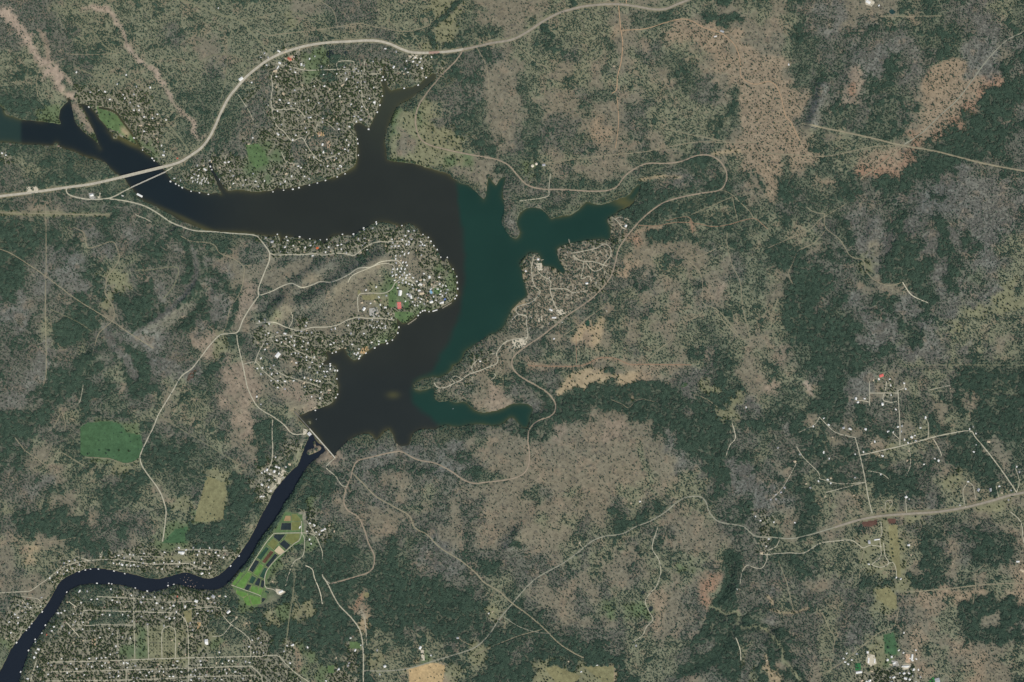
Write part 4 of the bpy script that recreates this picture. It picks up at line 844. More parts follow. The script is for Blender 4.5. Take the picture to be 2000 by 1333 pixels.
# ------------------------------------------------------------------ buildings
WALLM = mat_noise('wall_plaster', alb(176, 168, 150), .08, .6)
ROOFC = {'w': ((226, 226, 222), 'white-roofed'), 'g': ((168, 170, 172), 'grey-roofed'), 't': ((188, 172, 146), 'tan-roofed'), 'b': ((128, 110, 96), 'brown-roofed'), 'r': ((186, 100, 78), 'red-roofed'), 'u': ((120, 140, 165), 'blue-roofed')}
ROOFM = {k: mat_noise('roof_' + k, np.minimum(alb(*c[0]), .72), .07, 1.2, .6, .3) for k, c in ROOFC.items()}
def gable(mbw, mbr, x0, x1, y0, y1, h, rise, ov=.07):
    """unit house: ridge along x"""
    ym = (y0 + y1) / 2
    mbw.add([(x0, y0, -.5), (x1, y0, -.5), (x1, y1, -.5), (x0, y1, -.5), (x0, y0, h), (x1, y0, h), (x1, y1, h), (x0, y1, h), (x0, ym, h + rise), (x1, ym, h + rise)],
            [(0, 1, 5, 4), (2, 3, 7, 6), (1, 2, 6, 9, 5), (3, 0, 4, 8, 7)])
    k = rise / (ym - y0); t = .06
    a0, a1, b0, b1 = x0 - ov, x1 + ov, y0 - ov, y1 + ov
    ze = h - ov * k
    for yy, sg in ((b0, 1), (b1, -1)):
        v = [(a0, yy, ze + .01), (a1, yy, ze + .01), (a1, ym, h + rise + .01), (a0, ym, h + rise + .01)]
        v += [(x, y, z + t) for x, y, z in v]
        mbr.add(v, [(4, 5, 6, 7), (0, 3, 2, 1), (0, 1, 5, 4), (1, 2, 6, 5), (3, 0, 4, 7)] if sg > 0 else [(4, 7, 6, 5), (0, 1, 2, 3), (0, 4, 5, 1), (1, 5, 6, 2), (3, 7, 4, 0)])
def hip(mbw, mbr, x0, x1, y0, y1, h, rise, ov=.07):
    ym = (y0 + y1) / 2; iy = (y1 - y0) / 2
    mbw.add([(x0, y0, -.5), (x1, y0, -.5), (x1, y1, -.5), (x0, y1, -.5), (x0, y0, h), (x1, y0, h), (x1, y1, h), (x0, y1, h)], [(0, 1, 5, 4), (1, 2, 6, 5), (2, 3, 7, 6), (3, 0, 4, 7)])
    a0, a1, b0, b1 = x0 - ov, x1 + ov, y0 - ov, y1 + ov; iy = (b1 - b0) / 2
    v = [(a0, b0, h), (a1, b0, h), (a1, b1, h), (a0, b1, h), (a0 + iy, ym, h + rise), (a1 - iy, ym, h + rise)]
    mbr.add(v, [(0, 1, 5, 4), (1, 2, 5), (2, 3, 4, 5), (3, 0, 4), (3, 2, 1, 0)])
def house_variant(k):
    w_, r_ = MB(), MB()
    if k == 0: gable(w_, r_, -.5, .5, -.5, .5, .26, .22)
    elif k == 1:
        gable(w_, r_, -.5, .5, -.1, .5, .26, .17)
        w2, r2 = MB(), MB(); gable(w2, r2, -.5, .42, -.35, .10, .255, .15)
        M = Matrix.Rotation(math.pi / 2, 4, 'Z')
        w_.add([tuple(M @ Vector(v)) for v in w2.v], w2.f); r_.add([tuple(M @ Vector(v)) for v in r2.v], r2.f)
    elif k == 2: hip(w_, r_, -.5, .5, -.42, .42, .26, .2)
    else:
        gable(w_, r_, -.5, .5, -.3, .5, .28, .2); hip(w_, r_, -.3, .45, -.5, -.32, .2, .05, .04)      # porch lean-to
    return w_, r_
HV = []
for k in range(4):
    w_, r_ = house_variant(k)
    HV.append((w_.mesh('wall', WALLM), {c: r_.mesh('roof', ROOFM[c]) for c in ROOFC}))
HOUSEM = np.zeros((HH, HW), bool)
def block(px, py, r):
    w = window(px - r, py - r, px + r, py + r)
    if w is not None: HOUSEM[w] |= (XX[w] - px) ** 2 + (YY[w] - py) ** 2 < r * r
HOUSES = [   # where, points (x,y[,roof[,length m,width m[,angle deg]]])
 ('among oaks on the wooded lots between highway and creek cove', """545,101,w,26,14,-30 559,97 556,103,t 566,116,r,34,20,-30 558,115,t 574,112,g 547,124,w,22,14,-30 543,133,w,34,9,60 538,140,t,30,24,15 589,127,w,20,14 594,129,g 615,111 605,116 673,132 695,135 705,127 729,121 753,96,w
 540,171,t 554,184,t,24,18 564,202 566,196 547,196 576,177 591,167 603,197,w 614,169,w 617,176 634,169 644,175 632,146 623,202 669,167,t,26,12,30 677,156,w,24,10 686,205 664,189 668,200 730,172,w 722,193 731,200,w,20,14 732,203 717,215 720,228 726,232 700,229 705,234,g,22,16
 692,228 696,238 658,229 652,234 607,230,w 603,231 595,238 522,219 578,265 572,274 662,253 683,248,w 677,274,w 681,284,w 669,290 674,292 680,295,g 657,310 664,317 653,313 664,324 667,326 651,329 583,325,w 588,328 577,142 628,131 630,283,w,18,14 632,298,w,20,14 641,281,t 543,263,w,28,12,-40"""),
 ('among oaks between creek mouth and highway bend', '769,132,w,22,12,60 794,120,w 799,110,t 811,113,w 822,115,w 820,122 824,134,w,20,12 792,135 789,145 815,128,g 774,102 785,139 807,121 778,144 797,142'),
 ('in the packed trailer court beside the old bridge', """377,355,w,18,6,80 387,350,w,18,6,75 395,353,w,20,7,80 394,359,w,18,6,80 401,355,w,18,6,80 407,358,w,18,6,80 386,356,w,18,6,70 382,352,g,16,6,75 353,353,g 375,348,w 388,344,w 401,332,w,30,14,-35 398,324,t 389,332,w 386,324 341,349 380,341 399,349,w,16,6,80 404,350,w,16,6,80 391,358,w,16,6,80"""),
 ('under trees along the shore east of the inlet', '440,318,w 447,317,w 413,316,t 430,328 450,334 456,344 456,359 465,350 480,352 495,340 500,355 517,354,w 557,355,w 559,340,t,20,14 582,354 541,337 570,345 595,345,w 610,340 625,335 640,325,w 645,335 660,330 450,366 475,362 505,365 548,360 604,350'),
 ('on the oak slope above the lawn island', '247,147,w 241,186,w 206,180,w 294,172,w 255,201,g 272,216,w 271,208 325,235,w 292,244,t 275,246,t,24,16 282,229,w 177,181 150,142 282,257,w 321,297,g 316,285,w 320,304,w,20,14 307,272 299,232 215,195 230,165 262,185 301,262 309,278'),
 ('in the lakeside camp on the peninsula tip', """735,437,w 711,449,w 712,466 691,461,w 728,446 720,470 798,452,w 809,451,g 792,461,w 802,459 775,442 822,473,w 825,478,w 829,480,w 821,480 786,492,w,16,8,80 790,497,w,20,8,70 798,495,w,16,10,60 813,490,t 823,499 800,530 828,535,w 822,547,t,22,14 828,547,w 839,542,w,22,18 858,542,w
 822,556,w,24,16 828,557,t,24,14 818,557,w 865,558,w 782,573,w,44,26 819,568,w,22,16 824,573,t,36,22,10 800,577,g,24,20 803,581,w,26,16 796,575,w 811,585,t,20,12 792,589,w 852,587,w 843,590,w,28,20,20 860,575,w 864,578 863,592,w,34,18,20 753,601,w,20,12 711,604,w,28,20,60 732,589 724,593,w 743,596,w 740,581,w 744,587 755,578,g 707,592,t,14,20 742,539 735,561 715,567,w 813,566 806,590 836,577 848,552 871,573 835,588 829,594 847,580 855,565"""),
 ('in the cottage rows beside the camp lane', '723,635,w,10,8 732,640,w,10,8 736,640,w,10,8 740,636,w,10,8 746,632,w,10,8 753,637,w,12,10 753,641,w,12,10 727,625,w,10,8 726,637,w,10,8 740,618,w,10,8 729,641,w,10,8 765,622,w,10,8 748,641,w,10,8 743,641,w,10,8'),
 ('among oaks on the cove slopes south of the camp', """686,652,g,20,12 711,652,w 557,652,w,22,12 542,650 528,720 531,731,w,20,10,70 557,745,w,18,12 543,744 594,748,t,22,16 602,670,w 630,666,t 646,673,w 652,670,w 656,666 669,667,g 659,655,t 688,673,w 664,682 673,682 701,682,w 699,690,w 696,693 703,696,w 692,691,w 741,675,w 740,667,w
 726,669,w 757,671,w 645,715,w 645,721,w 639,726,w 654,724,w 633,726 626,716,w 605,718,g,18,10 625,745,w 610,708 624,699 579,709,w 570,706 627,766 625,778,w 609,775 644,762,t,26,14 642,768 586,781,b,22,14 615,796 636,735 615,760 630,770 620,728"""),
 ('in the narrow wooded strip on the north peninsula shore', '532,473,g,24,18 557,483,w 562,470,w 585,473 607,480,w 642,483,w 636,493,w 660,480,w 667,478,w 573,480 596,484 615,474 650,474 676,470 700,467 582,487,t'),
 ('in the riverside village below the dam', '540,912,w,18,14 545,914,w,18,14 559,912 566,907,t,24,18 522,918,w,20,14 517,921,w 536,921,w,20,16 545,925,w 527,926,w 512,924 512,947,w,20,16 529,959,w 510,970,w,20,10 515,970,w,18,10 521,950,t 525,952,w'),
 ('on the wooded river bank above the long bend', """239,1103,w,14,20 234,1100,w 222,1100,w 243,1090 136,1096,w 126,1100 132,1114,w 113,1118 98,1129 36,1206,w 36,1217,w 30,1200 61,1186,w 19,1215 22,1236,w 13,1247 355,1080,w,50,24,0 409,1082,t,14,18 422,1079,w,18,12 427,1085,w 386,1084 437,1089,w 322,1079 262,1103,w 256,1105,w 333,1110 395,1120,w,20,16
 413,1100,t,20,14 400,1100 337,1096 364,1074 378,1070 392,1070 402,1079 440,1082 270,1106 280,1100 248,1103,w 228,1102 410,1070 350,1070"""),
 ('on the shaded south bank of the long river bend', """114,1198,w,20,14 120,1197,w 127,1193,w 132,1176,t 156,1155,w,24,12,60 171,1155 159,1177,w 191,1170,w,10,16 179,1171 217,1151,w 256,1160,t 205,1186 106,1224,w 102,1232,w 92,1240,r 81,1237,w 69,1254,w 76,1268,w,22,16 71,1275,w,20,12 68,1284,w,18,18 95,1295,g 95,1317,w 55,1326,w,20,14 87,1309
 257,1163,w 276,1176,g,20,18 303,1166 307,1178,w,14,22 280,1166 347,1165,r 340,1183,w,18,14 362,1185,w,20,14 384,1174,w,26,20 407,1169,w,22,14 417,1165,g,28,26 429,1164,t,22,14 441,1165,w 447,1195,w,30,18,40 462,1205,t 482,1217,t"""),
 ('in the gridded lots south of the river', """144,1255 196,1245,w 221,1238,w 216,1278,w 189,1286,w 175,1286 242,1295,w,18,10 249,1295,w,26,10 227,1262 177,1210,t 215,1201 240,1200 201,1200,w 404,1254,w,26,44,5 386,1198,w 375,1243,t 350,1257,t 336,1250,t 363,1278 429,1274,w 332,1208 321,1222 341,1207 347,1291,w 447,1290,w 455,1291,w 465,1297 423,1295
 440,1308 382,1308,w 287,1319,w 292,1313 332,1321,w 339,1321,w 374,1328,w 252,1316 392,1291 130,1300 150,1306 165,1318 180,1302 200,1300 215,1315 232,1320 265,1300 310,1297 320,1312 355,1312 405,1312 420,1325 460,1312 480,1292 475,1325"""),
 ('among oaks along the lanes east of the fish ponds', '614,1026,w,22,14,-40 630,1036,w,24,12 635,1033,w 643,1027,t 653,1038,t 586,1030,w,10,20 600,1038,w 605,1054,w 608,1062,w 533,1136,t 601,1264,w,12,22 572,1260,w,26,16 555,1272 505,1247,w 510,1255'),
 ('on a lot cut into the dark woods along the country road', '821,1265,w,26,20 842,1280 894,1246,g,20,16 662,1307,w,26,14,50 682,1295,g 752,1301,w,20,18 742,1317,g 694,1270,w,20,14 685,1246,w 657,1285,t 737,1270 962,1195,t 955,1198,w 637,1330,w 680,1300 690,1243'),
 ('on a cleared lot in the oak-dotted eastern subdivision', """1671,779,w,20,16 1675,786,w,18,14 1723,790,w,16,24 1765,749,w 1768,760,w 1588,833,w 1647,836,g,20,18 1660,838,w,24,12 1690,839,w,18,20 1734,843,w,18,14 1743,844,w,18,10 1780,854,w,20,16 1786,851,w 1708,863,w 1702,866,t 1717,889,t 1723,891,w,20,14 1797,836,w 1626,854,t 1608,884,w,20,14 1619,896,w
 1807,816,w,22,14 1832,900,w,16,20 1804,907,w 1825,896 1930,863,t,24,18 1720,927,w 1669,933 1769,971,w,20,20 1775,975 1890,941,w 1910,957,g,24,18 1934,957,g,26,18 1951,950,w 1948,942 1985,912 1552,902,t,16,24 1616,937,w 1622,944 1519,875,g 1515,966,g 1532,953,g 1505,976,g 1667,968,t 1582,953,g 1901,883,w 1525,962 1574,945"""),
 ('on a lone ranch clearing', '1716,12,w 1540,127,w 1410,62,g,30,14,-20 1397,72,w,24,8,20 1199,130,t 1232,983,t 1250,980,w 1457,796,w 1475,1009,w 1485,1017 1487,1080,t,24,18 1439,1151,w 1242,1261,g 1110,1292,t 1166,1299,w 1135,1312,w 1497,1290,t 1132,1060,t 1774,1065,w,22,16 1779,1084 1511,1020,w 1552,1021,w 1696,1102,w 1750,1128,w 1759,1131,w 1987,1097,w,26,14 1995,1114,t,36,22 1860,1101,t 1765,1236,w 427,17,w 5,300,w 12,304,w 21,280 180,382,w,28,18 196,382,t 494,270,w 486,282 410,314 240,383,w 492,162,w 1222,442,w,20,16 1076,606,w,26,14 1082,621,w,34,14 1051,507,w,14,20 1146,554,w,22,14 1082,662,w 1027,530,w'),
 ('among shade trees of the headquarters ranch', '1741,1283,w,16,14 1733,1289,w,16,20 1746,1295,w,22,16,30 1739,1298,t,24,10,-20 1768,1302,w,60,16,5 1784,1308,w,22,18 1765,1315,w,22,14,30 1757,1315,w,16,12,-20 1775,1315,w,22,10 1768,1325,w,26,16,-15 1776,1327,w,16,16 1745,1323,w,24,14 1698,1329,w,18,18 1693,1332,w,26,16 1683,1329,t,20,16 1702,1311,t,26,10,-10 1740,1333,w,24,16 1738,1323,g 1688,1300'),
]
HPOOL = []
for where, s in HOUSES:
    for tk in s.split():
        a = tk.split(','); x, y = float(a[0]), float(a[1])
        roof = a[2] if len(a) > 2 else random.choice('wwwggttb')
        L = float(a[3]) if len(a) > 3 else random.uniform(12, 17)
        B = float(a[4]) if len(a) > 4 else random.uniform(9, 12)
        ang = float(a[5]) if len(a) > 5 else random.choice([0, 90, 20, -25, 65]) + random.uniform(-12, 12)
        HPOOL.append((L * B, where, x, y, roof, L, B, ang))
def clear_of_water(x, y):
    for k in range(12):
        j, i = int(round(y)) + MG, int(round(x)) + MG
        d = dw[j, i]
        if d > 1.6: return x, y
        gyv = dw[min(j + 2, HH - 1), i] - dw[max(j - 2, 0), i]; gxv = dw[j, min(i + 2, HW - 1)] - dw[j, max(i - 2, 0)]
        g = math.hypot(gxv, gyv) or 1
        x += gxv / g * .7; y += gyv / g * .7
    return x, y
HPOOL = [(q[0], q[1], *clear_of_water(q[2], q[3]), *q[4:]) for q in HPOOL]
HPOOL.sort(key=lambda q: -q[0])
hcount = len(HPOOL)
rest_w, rest_r = MB(), {c: MB() for c in ROOFC}
def finer(where, x, y, area):
    size = 'small ' if area < 135 else ('large ' if area > 330 else '')
    if 'between highway and creek cove' in where:
        where = ('beside the highway junction' if (x < 600 and y < 145) else 'beside the square loop lane' if (x > 640 and y < 165) else 'on the creek cove shore lots' if x > 690 else
                 'on the lots above the swimming beach' if (x > 635 and y > 240) else 'along the curving hill lane' if y > 208 else 'in the middle of the oak-covered lots')
    elif 'peninsula tip' in where:
        where = ('on the north shore of the camp peninsula' if y < 470 else 'on the brushy camp slope' if x < 760 else 'around the round camp drive' if y < 560 else 'between the camp halls and waterfront')
    elif 'gridded lots' in where:
        where = ('on the grid lots north of the long straight street' if y < 1288 else 'on the grid lots between the two southern streets' if y < 1309 else 'along the southernmost street of the grid')
    elif 'eastern subdivision' in where:
        where = ('on the subdivision lots west of the cross street' if x < 1640 else 'on the upper subdivision lots above the slanting street' if y < 872 else 'on the lower subdivision lots towards the highway')
    elif 'lone ranch' in where:
        where = ('on a lone clearing north of the park road' if y < 400 and x > 900 else 'on a lone clearing near the western highway' if x < 600 else 'in the lakeside campground' if y < 700 else 'on a lone clearing in the southern ranch country')
    elif 'south bank' in where:
        where = ('on the shaded south bank west of the rapids' if x < 330 else 'on the shaded south bank near the rapids')
    elif 'above the long bend' in where:
        where = ('on the west bank lots of the river bend' if x < 60 else 'on the north bank lane of the river bend' if x < 270 else 'on the double lane above the rapids')
    return where + ('' if not size else ', ' + size + 'one')
def put_house(q):
    _, where, x, y, roof, L, B, ang = q
    block(x, y, max(L, B) * .62 / MPP + .5)
    z = float(hz(x, y)) + .3
    k = random.randrange(4)
    h = empty('house', (*W(x, y), z), math.radians(ang), (L, B, min(L, B) * 1.05))
    link('wall', HV[k][0], h); link('roof', HV[k][1][roof], h)
    word = ROOFC[roof][1]; where = finer(where, x, y, L * B)
    tag(h, f'{word} house {where}', 'house', f'{word} houses {where}')
for q in HPOOL[:300]: put_house(q)
def put_rest(x, y, roof, L, B, ang):
    block(x, y, max(L, B) * .62 / MPP + .4)
    z = float(hz(x, y)) + .3; k = random.choice((0, 2))
    M = Matrix.Translation((*W(x, y), z)) @ Matrix.Rotation(math.radians(ang), 4, 'Z') @ Matrix.Diagonal((L, B, min(L, B) * 1.05, 1))
    w_, r_ = MB(), MB()
    (gable if k == 0 else hip)(w_, r_, -.5, .5, -.45, .45, .26, .2)
    rest_w.add([tuple(M @ Vector(v)) for v in w_.v], w_.f)
    rest_r[roof].add([tuple(M @ Vector(v)) for v in r_.v], r_.f)
for q in HPOOL[300:]: put_rest(*q[2:])
# many more small roofs half hidden under the oaks of the settled lots
rs = random.Random(5); SI = KEYS.index('s'); nrest = 0
ys, xs = np.nonzero((CL == SI) & (dw > 2.2) & (ROADM > 1.6) & (ROADM < 12))
for i in RNG.permutation(len(ys)):
    if nrest >= 330: break
    x, y = xs[i] - MG, ys[i] - MG
    if not (0 < x < 2000 and 0 < y < 1333) or (1000 < x < 1240 and 400 < y < 690) : continue
    w = window(x - 3, y - 3, x + 3, y + 3)
    if HOUSEM[w].any(): continue
    put_rest(x, y, rs.choice('wwwgggttb'), rs.uniform(10, 15), rs.uniform(8, 11), rs.choice([0, 90]) + rs.uniform(-20, 20)); nrest += 1
for box, want, roofs in (((1500, 725, 2000, 1000), 30, 'wwgt'), ((765, 432, 888, 612), 60, 'wwwwgt'), ((500, 640, 660, 790), 26, 'wwgt'), ((1640, 1270, 1800, 1333), 14, 'wwg'), ((1025, 470, 1200, 640), 18, 'wwwt')):
    w = window(*box); got = 0
    yy_, xx_ = np.nonzero((dw[w] > 2) & (ROADM[w] > 1.3) & (ROADM[w] < 9) & ~HOUSEM[w] & ~np.isin(CL[w], [KEYS.index(c) for c in 'chfxz']))
    for i in RNG.permutation(len(yy_)):
        if got >= want: break
        x, y = float(XX[w][yy_[i], xx_[i]]), float(YY[w][yy_[i], xx_[i]])
        if HOUSEM[window(x - 2, y - 2, x + 2, y + 2)].any(): continue
        sm = box[0] == 1025
        put_rest(x, y, rs.choice(roofs), rs.uniform(7, 10) if sm else rs.uniform(12, 17), rs.uniform(3, 4.5) if sm else rs.uniform(9, 12), rs.uniform(0, 180)); got += 1
rest = empty('small_houses'); tag(rest, 'many small roofs half hidden under the oaks of the settled lots', 'houses', None, 'stuff')
rest_w.obj('wall', WALLM, rest)
for c, mb in rest_r.items():
    if mb.v: mb.obj('roof', ROOFM[c], rest)
for ch in rest.children: ch['kind'] = 'stuff'

def big(name, x, y, L, B, hgt, ang, roof, label, cat, style='gable', lean=None):
    block(x, y, max(L, B) * .6 / MPP + 1)
    z = float(hz(x, y)) + .3
    e = empty(name, (*W(x, y), z), math.radians(ang))
    w_, r_ = MB(), MB()
    (gable if style == 'gable' else hip)(w_, r_, -.5, .5, -.5, .5, .6, .3, .03)
    f = lambda mb: [(v[0] * L, v[1] * B, v[2] * hgt if v[2] >= 0 else v[2] * 4) for v in mb.v]
    MB().add(f(w_), w_.f).obj('wall', WALLM, e); MB().add(f(r_), r_.f).obj('roof', ROOFM[roof] if isinstance(roof, str) else roof, e)
    for s in (-1, 1):
        MB().box(-L * .5 - .25, -L * .5 - .05, s * B * .2 - 1.6, s * B * .2 + 1.6, 0, 3.2).obj('door', ROOFM['b'], e)
    tag(e, label, cat); return e
big('warehouse', 471, 155, 38, 24, 8, 35, 'w', 'large white roofed store shed beside the highway curve', 'warehouse')
big('lodge', 543, 694, 46, 30, 8, 50, 'w', 'large white roofed lodge alone on the wooded slope', 'lodge', 'hip')
big('storage_barn', 549, 1156, 40, 18, 7, 25, 'w', 'long white hatchery shed on a pale yard', 'shed')
big('arena_barn', 1677, 1313, 52, 18, 9, 8, 'w', 'long white roof across the end of the green riding arena', 'barn')
big('stable', 1696, 1290, 12, 46, 6, -4, 'w', 'narrow white stable on the left of the pale farm yard', 'stable')
big('stable', 1708, 1291, 10, 34, 6, -4, 'w', 'shorter narrow white stable on the right of the pale farm yard', 'stable')
big('stable', 1781, 1284, 14, 52, 6, -6, 'w', 'narrow white shed beside the pinkish paddock', 'shed')
big('barn', 1830, 1329, 40, 40, 9, 15, 'g', 'big square grey roofed barn beside the bright green lawn', 'barn')
big('ranch_house', 1721, 734, 36, 22, 8, 20, mat_noise('roof_coral', alb(214, 112, 104), .1, .5), 'large coral red roofed house on a drive in the eastern woods', 'house', 'hip')
big('ranch_wing', 1716, 741, 18, 12, 6, -60, 'w', 'white roofed wing house beside the coral red roof', 'house')
big('hilltop_house', 1695, 5, 40, 24, 8, -30, 'w', 'large pale hilltop house round a courtyard', 'house', 'hip')
big('brick_house', 625, 261, 20, 14, 6, 0, 'b', 'dark brown roofed house on a bare tan loop', 'house', 'hip')
big('cottage', 620, 485, 22, 16, 6, 20, mat_noise('roof_orange', alb(206, 110, 70), .1, .5), 'bright orange roofed house on the north peninsula shore', 'house', 'hip')
big('farm_house', 347, 310, 14, 12, 5, 0, 'r', 'small red roofed house beside the highway bridge end', 'house', 'hip')
big('headquarters_barn', 1697, 1059, 20, 30, 8, 10, 'g', 'grey roofed barn beside the airstrip drive', 'barn')
big('headquarters_house', 1712, 1054, 46, 10, 6, 8, 'w', 'long pale roofed lodge beside the airstrip drive', 'lodge')
big('silo_house', 1694, 1274, 18, 18, 9, 0, 'w', 'square white roofed pavilion in a round pale yard', 'pavilion', 'hip')
# water tanks
TANKM = mat_noise('tank_steel', alb(216, 206, 184), .05, .4, .5, .3)
for x, y, r, lb in ((1040, 325, 13, 'round cream water tank farther from the treatment plant'), (1047.5, 321, 11, 'round cream water tank nearer the treatment plant')):
    e = empty('water_tank', (*W(x, y), float(hz(x, y)) + .3)); block(x, y, 4)
    MB().tube((0, 0, -2), (0, 0, 9), r, r, 24).obj('shell', TANKM, e)
    MB().tube((0, 0, 9.02), (0, 0, 11.5), r + .25, r * .15, 24).obj('roof', TANKM, e)
    MB().box(r + .05, r + .35, -.4, .4, 0, 10).obj('ladder', ROOFM['g'], e)
    tag(e, lb, 'water tank')
big('treatment_plant', 1062, 323, 26, 18, 6, 5, 'g', 'grey roofed water treatment plant beside two round tanks', 'plant')
# sports courts
def court(x, y, L, B, ang, c, lb):
    e = empty('sports_court', (*W(x, y), maxz(ell(x, y, 6, 6)) + 1.4), math.radians(ang)); block(x, y, max(L, B) * .6 / MPP)
    MB().box(-L / 2, L / 2, -B / 2, B / 2, -2.5, 0).obj('slab', mat_noise('court_paint', alb(*c), .05, .3), e)
    mb = MB()
    for x0, x1, y0, y1 in ((-L * .4, L * .4, -B * .35, -B * .35 + .6), (-L * .4, L * .4, B * .35 - .6, B * .35), (-L * .4, -L * .4 + .6, -B * .34, B * .34), (L * .4 - .6, L * .4, -B * .34, B * .34), (-.3, .3, -B * .34, B * .34)):
        mb.box(x0, x1, y0, y1, .01, .05)
    mb.obj('court_lines', ROOFM['w'], e); tag(e, lb, 'sports court')
court(780, 597, 34, 60, 5, (206, 110, 104), 'coral red sports court beside the long camp lawn')
court(842, 571, 20, 30, 30, (120, 170, 205), 'pale blue pool deck between camp halls')
court(869, 585, 20, 16, 20, (70, 100, 170), 'deep blue pool deck on the camp waterfront')

# ------------------------------------------------------------------ boat docks, boathouses, boats
DECKM = mat_noise('dock_deck', alb(176, 168, 150), .12, .5); DROOF = ROOFM['w']; POSTM = ROOFM['g']
deck_me = MB().box(-6, 6, -4.5, 4.5, .45, .9).mesh('deck', DECKM)
r_ = MB(); gable(MB(), r_, -.5, .5, -.5, .5, 0, .16, .02)
droof_me = MB().add([(v[0] * 12, v[1] * 9, v[2] * 7 + 4.1) for v in r_.v], r_.f).mesh('roof', DROOF)
post_me = MB().tube((0, 0, -5), (0, 0, 4.2), .18, .18, 6).mesh('post', POSTM)
walk_me = MB().box(-.9, .9, -20, -4.5, .5, .85).mesh('walkway', DECKM)
DOCKS = [
 ('beside the swimming beach at the creek mouth', '702,304 695,272 697,281'), ('on the west shore of the creek cove', '720,253 732,217 742,206 747,188 741,150 741,156'), ('on the wooded point inside the creek cove', '753,156 831,145 815,162 789,171'), ('on the long wooded shore facing the camp peninsula', '534,377 554,376 573,377 584,369 604,358 619,355 635,350 658,344 674,340'),
 ('along the trailer court shore beside the old bridge', '333,355 344,359 350,362 356,367 374,371 390,374 407,377 436,348 441,355 414,332 410,326'),
 ('along the shore of the lawn island inlet', '299,307 305,311 280,292 262,270 175,208'),
 ('on the camp shore facing the green water', '885,526 888,541 887,553 891,565 891,577 885,581'), ('on the camp lawn shore beside the long swim dock', '838,608 831,602 824,605 819,608 816,616'), ('on the curving shore north of the camp lawns', '873,504 860,503 824,465 834,467 840,473 845,483 854,488'), ('on the wooded north shore of the camp peninsula', '735,435 711,447 691,459 785,441'),
 ('around the cove shore south of the camp', '649,687 655,684 714,689 732,680 757,672 774,650 777,640 765,662 658,770 654,776 660,740 657,724 645,713 627,712 700,699 615,798'),
 ('along the narrow wooded strip on the north peninsula', '542,460 669,459 560,465 585,465 605,468 640,470 625,470'),
 ('on the north bank of the river bend', '154,1116 165,1110 176,1110 192,1111 223,1112 244,1118 450,1106 466,1086'), ('on the sunny west bank of the lower river', '47,1228 53,1222 58,1216 76,1192 31,1255'), ('on the shaded south bank of the river bend', '189,1141 218,1143 212,1142 130,1157 326,1138 287,1156 264,1149 340,1146'), ('on the shaded east bank of the lower river', '57,1272 40,1313 92,1225 69,1250'),
]
ndock = 0
for where, s in DOCKS:
    for tk in s.split():
        x, y = [float(v) for v in tk.split(',')]
        j, i = int(round(y)) + MG, int(round(x)) + MG
        for it in range(14):                         # settle just off the bank
            j, i = int(round(y)) + MG, int(round(x)) + MG
            gyv = dw[j + 2, i] - dw[j - 2, i]; gxv = dw[j, i + 2] - dw[j, i - 2]; g = math.hypot(gxv, gyv) or 1
            d = dw[j, i]
            if -3.6 < d < -1.4: break
            st = .5 if d > -1.4 else -.5
            x -= gxv / g * st; y -= gyv / g * st
        riv = dr[j, i] < dl[j, i]
        ang = math.atan2(-(-gyv), -gxv)              # towards open water, world axes
        e = empty('boat_dock', (*W(x, y), RIVZ if riv else LAKEZ), ang - math.pi / 2, (random.uniform(.85, 1.25),) * 2 + (1,))
        link('deck', deck_me, e); link('roof', droof_me, e); link('walkway', walk_me, e)
        for sx in (-1, 1):
            for sy in (-1, 1):
                p = link('post', post_me, e); p.location = (sx * 5.5, sy * 4, 0)
        tag(e, f'white-roofed boat dock {where}', 'boat dock', f'boat docks {where}'); ndock += 1
def longdock(name, x, y, L, B, ang, roof, lb, z=LAKEZ):
    e = empty(name, (*W(x, y), z), math.radians(ang))
    MB().box(-L / 2, L / 2, -B / 2, B / 2, .4, .9).obj('deck', DECKM, e)
    n = int(L / 9)
    if roof:
        r_ = MB(); gable(MB(), r_, -.5, .5, -.5, .5, 0, .14, .01)
        MB().add([(v[0] * L, v[1] * B, v[2] * 10 + 4.6) for v in r_.v], r_.f).obj('roof', DROOF, e)
    for k in range(n + 1):
        for s in (-1, 1):
            p = link('post', post_me, e); p.location = (-L / 2 + .6 + (L - 1.2) * k / n, s * (B / 2 - .5), 0 if roof else -3.2)
    if not roof:
        for k in range(n):
            MB().box(-L / 2 + 3 + k * 9, -L / 2 + 4.2 + k * 9, -B / 2 - 7, -B / 2 - .02, .42, .85).obj('finger_pier', DECKM, e)
    tag(e, lb, 'marina dock'); return e
longdock('marina_boathouse', 273, 382, 54, 17, -28, True, 'long white roofed marina boathouse near the old bridge')
longdock('marina_dock', 849.5, 607, 44, 9, 18, True, 'long white roofed swim dock off the camp lawn')
longdock('marina_dock', 805, 628, 95, 4, 35, False, 'long open finger dock along the camp cove lawn')
longdock('marina_dock', 873, 597, 95, 4, 30, False, 'long open finger dock below the deep blue pool')
longdock('fishing_pier', 1111.5, 471, 34, 4, 100, False, 'narrow fishing pier off the north campground shore')
longdock('fishing_pier', 1059, 508, 26, 5, 10, False, 'short pier beside the camp point boat ramp')
HULL = mat_noise('boat_hull', np.array([.72, .72, .7]), .05, 1, .35, .4)
